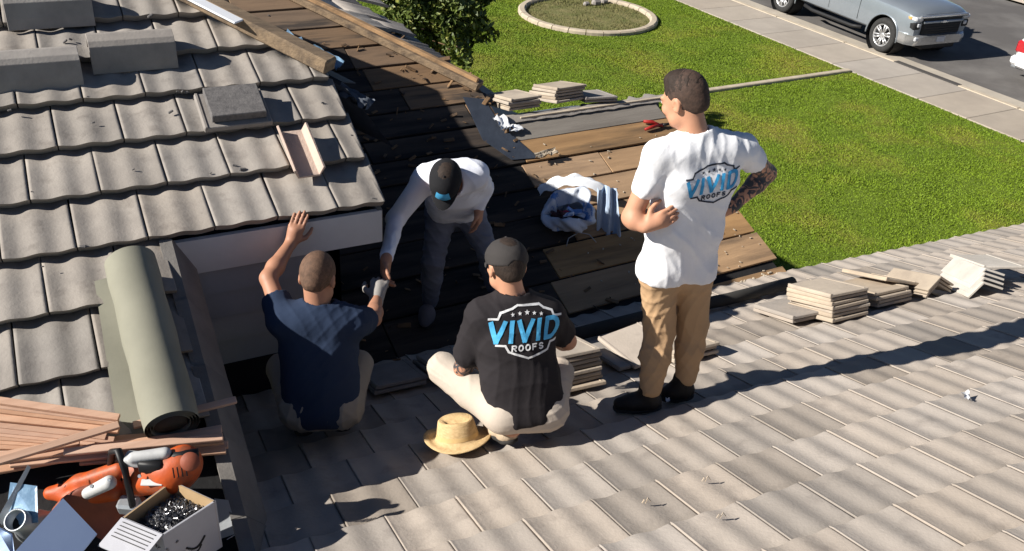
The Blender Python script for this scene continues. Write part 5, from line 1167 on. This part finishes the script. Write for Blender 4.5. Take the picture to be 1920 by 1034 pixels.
def sec(hw, z0, z1, zt, top, sh=.06):                               # cross-section: sill to shoulder to crown
    return [(hw*.90, z0), (hw*.975, z0+.05), (hw*.995, z0+.22), (hw, (z0+z1)*.5), (hw*.992, z1-.14), (hw*.975, z1-.04), (hw*.93, z1), (hw*.80, z1+(zt-z1)*.55), (hw*.62, zt-.004), (hw*.3, zt+top), (.0, zt+top)]
st = [(-2.98, sec(.94, .55, 1.36, 1.37, .0)), (-2.9, sec(1.0, .5, 1.40, 1.41, .0)), (-1.0, sec(1.02, .48, 1.40, 1.41, 0)), (-.2, sec(1.02, .48, 1.38, 1.40, 0)), (.9, sec(1.02, .47, 1.26, 1.36, .02)), (1.25, sec(1.02, .47, 1.24, 1.34, .03)),
      (1.6, sec(1.04, .47, 1.22, 1.32, .03)), (2.2, sec(1.05, .46, 1.20, 1.29, .03)), (2.6, sec(1.02, .46, 1.16, 1.25, .03)), (2.80, sec(.98, .50, 1.10, 1.20, .03)), (2.88, sec(.94, .58, 1.02, 1.14, .02))]
body = loft(VB, st, 'body', m_silver, root, [(FX, .42, .505), (FX-WB, .42, .505)])
def cabsec(hw, zb, zt, tw): return [(hw, zb-.06), (hw, zb), (hw*.97, zb+(zt-zb)*.3), (hw-(hw-tw)*.75, zb+(zt-zb)*.75), (tw, zt-.05), (tw*.9, zt), (tw*.5, zt+.02), (0, zt+.03)]
loft(VB, [(-1.15, cabsec(.93, 1.38, 1.42, .9)), (-1.02, cabsec(.94, 1.38, 1.90, .74)), (-.6, cabsec(.95, 1.38, 1.95, .76)), (.35, cabsec(.95, 1.36, 1.93, .75)), (1.02, cabsec(.95, 1.34, 1.40, .82)), (1.2, cabsec(.93, 1.32, 1.34, .8))], 'cab', m_silver, root)
loft(VB, [(-.98, [(.960, 1.42), (.93, 1.55), (.80, 1.84), (.3, 1.84), (0, 1.84)]), (.36, [(.965, 1.42), (.94, 1.55), (.80, 1.84), (.3, 1.84), (0, 1.84)]), (.95, [(.965, 1.40), (.955, 1.43), (.93, 1.46), (.3, 1.46), (0, 1.46)])], 'side_windows', m_glass, root)
V = [(.42, -.70, 1.92), (.42, .70, 1.92), (1.07, .80, 1.41), (1.07, -.80, 1.41)]; V = V+[(x-.02, y, z+.02) for x, y, z in V]; part('windscreen', tr(np.array(V)+np.array([.03, 0, .02])), [(0, 1, 2, 3), (7, 6, 5, 4), (0, 4, 5, 1), (1, 5, 6, 2), (2, 6, 7, 3), (3, 7, 4, 0)], m_glass, root)
b = VB(); b.box((-2.85, -.84, .9), (-1.2, .84, 1.35)); b.out('bed_liner', m_trim, root)
for s_ in (-1, 1):
    b = VB(); b.bev((-.08, s_*1.016-.006, .60), (-.07, s_*1.024+.004, 1.34), .002); b.bev((.98, s_*1.016-.006, .58), (.992, s_*1.026+.004, 1.24), .002); b.bev((-1.12, s_*1.02-.006, .60), (-1.11, s_*1.03, 1.36), .002); b.out('door_seam', m_trim, root, kind='stuff')
    for x in (.12, -.92): b = VB(); b.tube([(x-.10, s_*1.03, 1.14), (x+.10, s_*1.04, 1.15)], .018, 8); b.out('door_handle', m_silver, root, True)
    b = VB(); b.bev((.78, s_*1.30-.11, 1.30), (.92, s_*1.30+.10, 1.50), .04); b.tube([(.85, s_*.98, 1.36), (.86, s_*1.22, 1.36)], .025, 8); b.out('wing_mirror', m_trim, root)
    b = VB(); b.tube([(-.95, s_*1.0, .42), (-.6, s_*1.04, .38), (.9, s_*1.04, .38), (1.2, s_*1.0, .42)], .045, 8); b.out('running_board', m_trim, root, True)
    for wx in (FX, FX-WB):
        wheel(VB, wx, s_*.90, .42, .27, s_, root)
        b = VB(); b.lathe([(.500, -.30), (.502, .10)], (wx, s_*.93, .42), (0, s_, 0), 36); b.lathe([(.0001, -.30), (.5, -.30)], (wx, s_*.93, .42), (0, s_, 0), 36); b.out('wheel_well', m_trim, root, True)
        b = VB(); pts = [(wx+.515*math.cos(a), s_*(1.045 if wx > 0 else 1.02), .42+.515*math.sin(a)) for a in np.linspace(-.1, math.pi+.1, 22)]; b.tube(pts, .022, 6); b.out('arch_lip', m_silver, root, True)
# front end
b = VB(); b.bev((2.80, -.70, .64), (2.925, .70, 1.12), .03); b.out('grille', m_trim, root)
b = VB(); b.bev((2.88, -.86, 1.055), (2.965, .86, 1.125), .02); b.out('upper_bar', m_chrome, root)
b = VB(); b.bev((2.90, -.72, .925), (2.972, .72, .985), .018); b.out('centre_bar', m_silver, root)
for z in (.70, .76, .82, .88): b = VB(); b.bev((2.915, -.66, z), (2.945, .66, z+.018), .004); b.out('grille_slat', m_trim, root)
b = VB(); b.bev((2.966, -.13, .938), (2.985, .13, .972), .006); b.bev((2.966, -.06, .925), (2.986, .06, .988), .006); b.out('emblem', m_chrome, root)
for s_ in (-1, 1):
    b = VB(); b.bev((2.62, s_*.86-.13, .98), (2.925, s_*.86+.13, 1.08), .03); b.out('headlight', m_lamp, root)
    b = VB(); b.bev((2.60, s_*.87-.12, .78), (2.91, s_*.87+.12, .95), .03); b.out('lamp_housing', m_trim, root)
    b = VB(); b.bev((2.72, s_*.84-.06, .84), (2.945, s_*.84+.05, .93), .02); b.out('headlight', m_lamp, root)
    b = VB(); b.bev((2.55, s_*.985-.02, 1.0), (2.74, s_*.985+.028, 1.07), .012); b.out('side_marker', m_amber, root)
    b = VB(); b.bev((2.80, s_*.80-.10, .50), (2.99, s_*.80+.10, .62), .03); b.out('fog_lamp', m_lamp if s_ < 0 else m_lamp, root)
loft(VB, [(2.40, [(1.03, .40), (1.05, .48), (1.04, .66), (.9, .68), (0, .68)]), (2.72, [(1.02, .40), (1.045, .48), (1.03, .66), (.9, .68), (0, .68)]), (2.94, [(.88, .40), (.90, .48), (.89, .63), (.8, .65), (0, .65)]), (3.02, [(.70, .42), (.72, .48), (.71, .61), (.6, .63), (0, .63)])], 'front_bumper', m_chrome, root)
b = VB(); b.bev((2.6, -.62, .30), (3.0, .62, .50), .04); b.out('lower_valance', m_trim, root)
b = VB(); b.bev((3.02, -.15, .47), (3.035, .15, .60), .006); b.out('licence_plate', m_plate, root)
b = VB(); b.box((-2.7, -.75, .42), (2.5, .75, .62)); b.out('underbody', m_trim, root)
b = VB(); b.bev((-2.99, -.8, 1.1), (-2.96, .8, 1.2), .01); b.out('tailgate_trim', m_trim, root)
b = VB(); b.bev((-3.12, -.95, .5), (-2.92, .95, .66), .04); b.out('rear_bumper', m_chrome, root)
KX = KY = 1.0
# white car at the right edge: only its rear corner shows
cr_ = G(1905, 152, -.12)
root, tr, VB = vehicle('white_car', 'white car cut off by the right edge with its red tail lamp showing', 'car', (cr_[0]+.74, cr_[1]-2.15, -.12), -math.pi/2, 2, 2, None)
s2 = lambda hw, z0, z1, zt: [(hw*.88, z0), (hw*.97, z0+.06), (hw, z0+.25), (hw, z1-.2), (hw*.97, z1-.03), (hw*.9, z1), (hw*.6, zt), (0, zt)]
loft(VB, [(-2.34, s2(.80, .38, .96, .97)), (-2.25, s2(.88, .30, 1.02, 1.04)), (-1.4, s2(.92, .28, 1.0, 1.02)), (0, s2(.93, .28, .98, 1.0)), (1.2, s2(.92, .28, .92, .96)), (2.1, s2(.88, .28, .82, .86)), (2.35, s2(.74, .34, .66, .7))], 'body', m_wpaint, root, [(1.4, .34, .40), (-1.35, .34, .40)])
loft(VB, [(-2.1, cabsec(.84, .98, 1.02, .78)), (-1.75, cabsec(.84, .98, 1.42, .62)), (-.3, cabsec(.85, .98, 1.50, .64)), (.3, cabsec(.85, .98, 1.46, .62)), (1.05, cabsec(.84, .95, .98, .7))], 'cab', m_wpaint, root)
loft(VB, [(-1.9, [(.853, 1.03), (.82, 1.1), (.7, 1.34), (0, 1.34)]), (.2, [(.862, 1.03), (.83, 1.1), (.70, 1.36), (0, 1.36)]), (.8, [(.855, 1.0), (.84, 1.03), (.8, 1.06), (0, 1.06)])], 'side_windows', m_glass, root)
for s_ in (-1, 1):
    b = VB(); b.bev((-2.36, s_*.80-.10, .66), (-2.02, s_*.80+.12, .94), .04); b.out('tail_lamp', m_redlamp, root)
    for wx in (1.4, -1.35): wheel(VB, wx, s_*.82, .33, .22, s_, root, 5); b = VB(); b.lathe([(.395, -.25), (.396, .08)], (wx, s_*.84, .34), (0, s_, 0), 30); b.lathe([(.0001, -.25), (.39, -.25)], (wx, s_*.84, .34), (0, s_, 0), 30); b.out('wheel_well', m_trim, root, True)
b = VB(); b.bev((-2.45, -.84, .34), (-2.2, .84, .56), .06); b.out('rear_bumper', m_wpaint, root)
b = VB(); b.tube([(-2.5, -.55, .25), (-2.2, -.55, .25)], .035, 10); b.out('exhaust', m_zinc, root, True)
